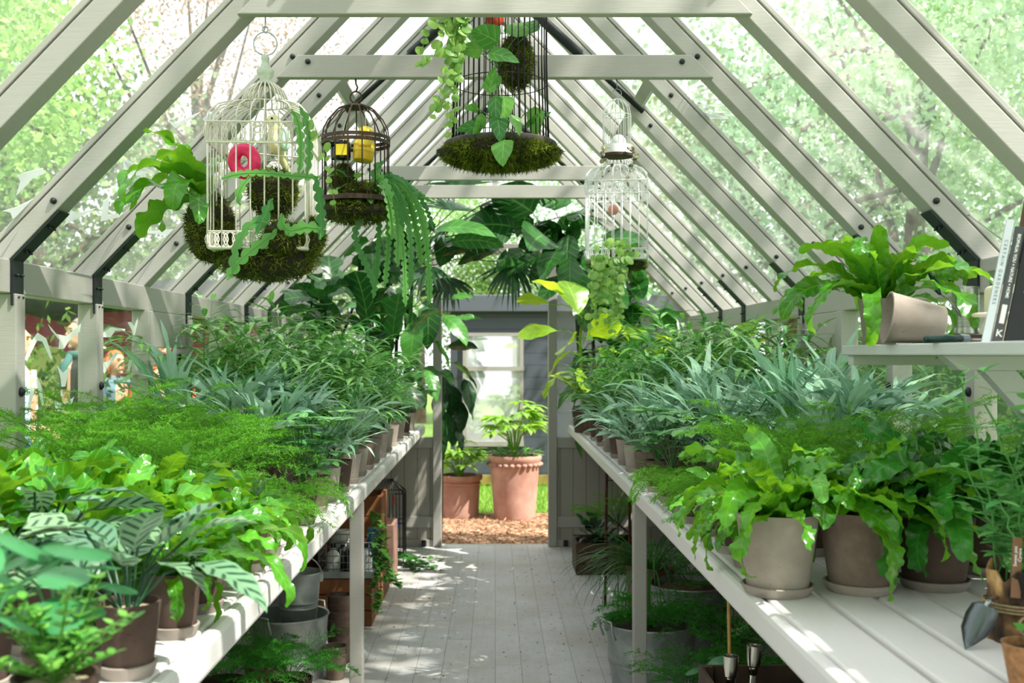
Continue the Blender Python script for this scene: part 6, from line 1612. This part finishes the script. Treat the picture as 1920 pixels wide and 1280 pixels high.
# climbing philodendron and palms framing the door head
r = empty('climbing_philodendron', (.63, 7.50, BZ), 0, 'large leaved philodendron climbing the right jamb and over the door head', 'plant')
MB().lathe([(.001, .002), (.060, 0), (.080, .15), (.073, .15), (.055, .01), (.001, .01)], 24).build('pot', CLAYD, r, True, auto=40); MB().lathe([(.0005, .13), (.073, .13)], 20).build('soil', SOIL, r)
O = Vector((.63, 7.50, BZ)); b = MB()
b.tube([(0, 0, .12), (-.03, .04, .5), (-.06, .06, 1.0), (-.25, .09, 1.36), (-.6, .09, 1.39)], [.02, .018, .016, .013, .008], 8, leaf=0)
for px, py, Y, az, pit, L, W, pr in ((965, 425, 7.2, 190, 10, .34, .34, heart), (1000, 400, 7.15, 200, 35, .36, .36, heart), (1020, 440, 7.1, 250, -10, .36, .30, heart), (1065, 440, 7.2, 260, -60, .30, .16, ovate), (1085, 500, 7.1, 265, -70, .34, .20, ovate), (1100, 470, 7.2, 300, -30, .32, .2, ovate), (1045, 470, 7.15, 230, -40, .28, .22, heart),
                           (1120, 540, 7.0, 330, -20, .26, .20, ovate), (930, 470, 7.4, 190, -8, .30, .12, ovate), (895, 465, 7.4, 185, 0, .26, .1, ovate), (985, 470, 7.3, 210, -20, .28, .14, ovate), (1075, 415, 7.3, 40, 40, .28, .22, heart), (1040, 395, 7.4, 90, 60, .28, .24, heart), (1090, 560, 7.1, 280, -50, .26, .16, ovate), (1060, 520, 7.2, 200, -30, .26, .16, ovate),
                           (1070, 480, 7.0, 240, -80, .30, .18, ovate), (1010, 480, 7.2, 180, -20, .26, .12, ovate), (1130, 450, 7.2, 350, 10, .28, .18, ovate)):
    q = P(px, py, Y) - O; hub = (-.06, .05, min(1.2, max(.3, q.z))) if px > 1030 else (q.x * .8, .09, 1.37)
    pt_leaf(b, O, px, py, Y, az, pit, L, W, pr, .5, hub=hub, wave=.006)
b.build('foliage', L_FIDD, r, True)
r = empty('sunlit_lime_philodendron', (.58, 7.02, BZ), 0, 'broad leaves coloured sunlit lime green beside the right door jamb', 'potted plant')
O = Vector((.58, 7.02, BZ)); b = MB(); b.tube([(0, 0, .1), (-.02, 0, .6), (0, 0, .9)], [.012, .010, .006], 7, leaf=.4)
for px, py, Y, az, pit, L, W in ((1060, 560, 6.75, 200, 40, .26, .22), (1085, 590, 6.7, 120, 70, .28, .24), (1045, 620, 6.7, 185, 5, .26, .13), (1075, 640, 6.7, 250, 0, .24, .2), (1030, 570, 6.9, 170, 20, .22, .14), (1100, 630, 6.8, 330, 30, .26, .2), (1065, 660, 6.75, 220, -30, .24, .16), (1050, 700, 6.8, 200, -40, .2, .1), (1085, 690, 6.75, 280, -30, .22, .14), (1110, 570, 6.8, 30, 60, .26, .2)):
    pt_leaf(b, O, px, py, Y, az, pit, L, W, obov, .6, hub=(0, 0, max(.2, min(.85, P(px, py, Y).z - BZ - .05))), wave=.006)
b.build('foliage', L_SUNLIT, r, True); MB().lathe([(.001, .002), (.055, 0), (.075, .15), (.068, .15), (.05, .01), (.001, .01)], 24).build('pot', CLAYD, r, True, auto=40); MB().lathe([(.0005, .13), (.068, .13)], 20).build('soil', SOIL, r)
r = empty('fan_palm', (-.63, 7.50, BZ), 0, 'tall fan palm left of the doorway with fronds over the door head', 'plant')
O = Vector((-.63, 7.50, BZ)); b = MB(); b.tube([(0, 0, .1), (.02, 0, .6), (.0, 0, 1.1)], [.03, .024, .02], 9, leaf=0)
H_ = (0, 0, 1.09)
for px, py, Y, az, pit, L, n_ in ((962, 492, 7.35, 265, -72, .36, 17), (900, 385, 7.2, 10, 25, .42, 20), (850, 395, 7.2, 120, 40, .40, 18), (830, 440, 7.3, 200, -10, .38, 16), (880, 440, 7.35, 330, -20, .40, 16), (1010, 370, 7.2, 10, 20, .42, 18), (950, 365, 7.3, 170, 20, .40, 18), (805, 500, 7.3, 240, -40, .34, 15), (840, 520, 7.4, 280, -60, .30, 14), (1080, 400, 7.3, 350, -10, .36, 15), (860, 350, 7.3, 80, 60, .36, 16)):
    fan(b, O, px, py, Y, az, pit, L, n_, .024, hub=H_)
b.build('foliage', L_DARK, r, True)
MB().lathe([(.001, .002), (.060, 0), (.080, .15), (.073, .15), (.055, .01), (.001, .01)], 24).build('pot', CLAYD, r, True, auto=40); MB().lathe([(.0005, .13), (.073, .13)], 20).build('soil', SOIL, r)
r = empty('banana_plant', (-.50, 7.25, BZ), 0, 'pale broad banana like leaves left of the door head', 'plant')
O = Vector((-.50, 7.25, BZ)); b = MB(); b.tube([(-.1, 0, 0), (-.08, 0, .6), (-.06, 0, 1.1)], [.02, .016, .010], 8, leaf=.5)
for px, py, Y, az, pit, L, W in ((815, 430, 6.9, 350, 10, .42, .13), (845, 455, 6.9, 20, 15, .38, .15), (800, 560, 6.9, 290, -70, .34, .15), (830, 590, 6.9, 330, -30, .28, .12), (850, 600, 7.0, 10, 20, .2, .05), (815, 640, 6.9, 310, -35, .30, .12), (780, 600, 6.9, 250, -60, .34, .16), (845, 560, 7.0, 350, 20, .16, .05), (800, 690, 6.8, 300, -40, .26, .10)):
    pt_leaf(b, O, px, py, Y, az, pit, L, W, ovate, .7, hub=(-.07, 0, max(.1, min(1.05, P(px, py, Y).z - BZ - .05))), wave=.006)
b.build('foliage', L_BROAD, r, True)
# lush climbers along both jambs and over the door head
def arch(name, path, n, mat, label, Lr, wr, seed):
    r = empty(name, path[0], 0, label, 'climbing plant'); O = Vector(path[0]); b = MB()
    pts = [Vector(q) - O for q in path]; sm = []
    for i in range(len(pts) - 1): sm += [pts[i].lerp(pts[i + 1], k / 6) for k in range(6)]
    sm.append(pts[-1]); b.tube(sm, np.linspace(.016, .005, len(sm)), 7, leaf=0)
    for i in range(n):
        f = (i + R(0, 1)) / n * (len(sm) - 1); k = int(min(f, len(sm) - 2)); c = sm[k].lerp(sm[k + 1], f - k)
        az = R(3.3, 6.1) if R(0, 1) < .75 else R(0, 6.28); e = c + Vector((math.cos(az) * R(.03, .16), math.sin(az) * R(.03, .12), R(-.06, .12)))
        b.tube([c, c.lerp(e, .5) + Vector((0, 0, .02)), e], .0028, 5, leaf=.4)
        L = R(*Lr); leaf(b, e, az, R(-1.2, .7), L, L * R(*wr), RS.choice((ovate, ovate, heart)), R(.3, .9), 9, 7, .14, .006, 2.5, 1.2, R(-.3, .3), R(-.8, .8))
    b.build('foliage', mat, r, True)
arch('climbing_vine', [(-.72, 7.58, BZ + .001), (-.70, 7.6, 1.5), (-.60, 7.62, 2.0), (-.45, 7.62, 2.22), (-.2, 7.62, 2.27)], 46, L_BROAD, 'broad leaved climber up the left jamb and over the door head', (.18, .30), (.38, .6), 1)
arch('climbing_vine', [(.72, 7.58, BZ + .001), (.70, 7.6, 1.5), (.60, 7.62, 2.0), (.45, 7.62, 2.25), (.12, 7.62, 2.28)], 60, L_FIDD, 'dark broad leaved climber up the right jamb and over the door head', (.20, .34), (.42, .66), 2)
arch('climbing_vine', [(-1.2, 7.6, BZ + .001), (-1.1, 7.6, 1.5), (-.95, 7.6, 1.9), (-.85, 7.6, 2.25)], 50, L_FIDD, 'dark broad leaved climber over the left gable glass', (.22, .34), (.5, .75), 3)
arch('climbing_vine', [(1.2, 7.6, BZ + .001), (1.1, 7.6, 1.4), (.98, 7.6, 1.8), (.88, 7.6, 2.1)], 44, L_BROAD, 'broad leaved climber over the right gable glass', (.2, .32), (.45, .7), 4)
# extra tall foliage on the right bench's far half
for i, (x, y, sc_, key, lb_) in enumerate(((1.05, 6.75, 1.35, 'broad', 'tall broad leaved plant in front of the right gable corner'), (1.22, 5.75, 1.2, 'lime', 'sunlit lime coloured plant against the far right wall panes'), (.95, 7.35, 1.5, 'broad', 'tall broad leaved plant beside the right gable glass'))):
    potted(key, KN[key], x, y, BZ, 'l', 'brown', sc_, label=lb_)

# ---------------------------------------------------------------- large pots outside the doorway
def outpot(name, x, y, rt, rb, h, label, rim):
    r = empty(name, (x, y, -.046), 0, label, 'planter')
    pr = [(.001, .004), (rb, 0), (rb + .006, .02)] + [(rb + (rt - rb) * f, h * f) for f in (.3, .6, .86)] + ([(rt + .012, h * .88), (rt + .02, h * .93), (rt + .018, h)] if rim else [(rt, h * .9), (rt + .012, h * .93), (rt + .016, h * .97), (rt + .012, h)]) + [(rt - .02, h), (rb, h * .5), (.001, h * .5)]
    MB().lathe(pr, 40).build('pot', TERRA, r, True, auto=45)
    if rim: MB().ring((0, 0, h * .80), rt * .965 + .004, .008, 'z', 40, 6).build('band', TERRA, r, True)
    else:
        m = MB()
        for k in range(26):
            a = k * 2 * math.pi / 26; m.ball(((rt + .004) * math.cos(a), (rt + .004) * math.sin(a), h * .86), .024, .024, .018, 8, 6)
        m.build('moulding', TERRA, r, True)
    MB().lathe([(.0005, h * .93), (rt - .02, h * .92)], 30).build('soil', SOIL, r); return r
FATSIA = leafmat('fatsia_leaf', '#4F8A2C', '#9CC650', '#BBDB7C', nv=0, trans=.4, rough=.3, tcol='#B5DC4A')
def fatsia(parent, z0, H, n, L, spread, mat=FATSIA, seed=0):
    b = MB()
    for i in range(n):
        az = i * 2.4 + R(-.3, .3); t = R(.3, 1); ro = spread * R(.3, 1); tip = Vector((ro * math.cos(az), ro * math.sin(az), z0 + H * (1.05 - .6 * ro / spread) * R(.7, 1.1)))
        b.tube([(0, 0, z0), (tip.x * .4, tip.y * .4, z0 + (tip.z - z0) * .7), tip], .005, 5, leaf=.7)
        tn = R(0, 1); nl = 7
        for k in range(nl):
            a = az + (k - 3) * .62; leaf(b, tip, a, R(.1, .35) - .05 * abs(k - 3), L * (1 - .10 * abs(k - 3)), L * .36, lance, R(.5, 1.0), 6, 3, .15, 0, 1, 1, 0, 0, tn)
    b.build('foliage', mat, parent, True)
p1 = outpot('terracotta_planter', -.315, 9.55, .185, .165, .375, 'squat terracotta planter outside the doorway, left', True); fatsia(p1, .34, .36, 26, .16, .24)
p2 = outpot('terracotta_planter', .175, 9.45, .225, .180, .56, 'tall terracotta planter outside the doorway, right', False); fatsia(p2, .52, .62, 22, .20, .26)
b = MB()
for i in range(90):
    a = R(0, 6.28); ro = .2 * math.sqrt(R(0, 1)); leaf(b, (ro * math.cos(a), ro * math.sin(a), .53 + R(0, .08)), a, R(.1, 1.0), .07, .035, ovate, .6, 5, 3, .12)
b.build('underplanting', L_HERB, p2, True)
r = empty('climbing_dark_plant', (-.34, 8.35, -.046), 0, 'dark glossy large leaved plant just outside the doorway, left', 'plant'); b = MB(); b.tube([(-.1, 0, 0), (-.08, 0, .9), (-.1, 0, 1.55)], [.03, .022, .012], 8, leaf=0)
O = Vector((-.34, 8.35, -.046))
for px, py, az, pit, L, W in ((850, 680, 330, -30, .30, .15), (870, 710, 310, -60, .28, .14), (845, 720, 300, -75, .26, .16), (860, 750, 300, -70, .26, .13), (835, 690, 270, -60, .26, .14), (848, 780, 290, -75, .24, .12), (868, 740, 340, -55, .22, .10), (838, 770, 260, -70, .26, .13), (855, 800, 320, -60, .2, .09), (840, 650, 10, 10, .24, .12), (830, 730, 250, -60, .26, .14), (825, 810, 270, -70, .22, .12)):
    pt_leaf(b, O, px, py, 8.25, az, pit, L, W, ovate, .5, hub=(-.09, 0, max(.2, min(1.5, P(px, py, 8.25).z))), wave=.006)
b.build('foliage', L_DARK, r, True)
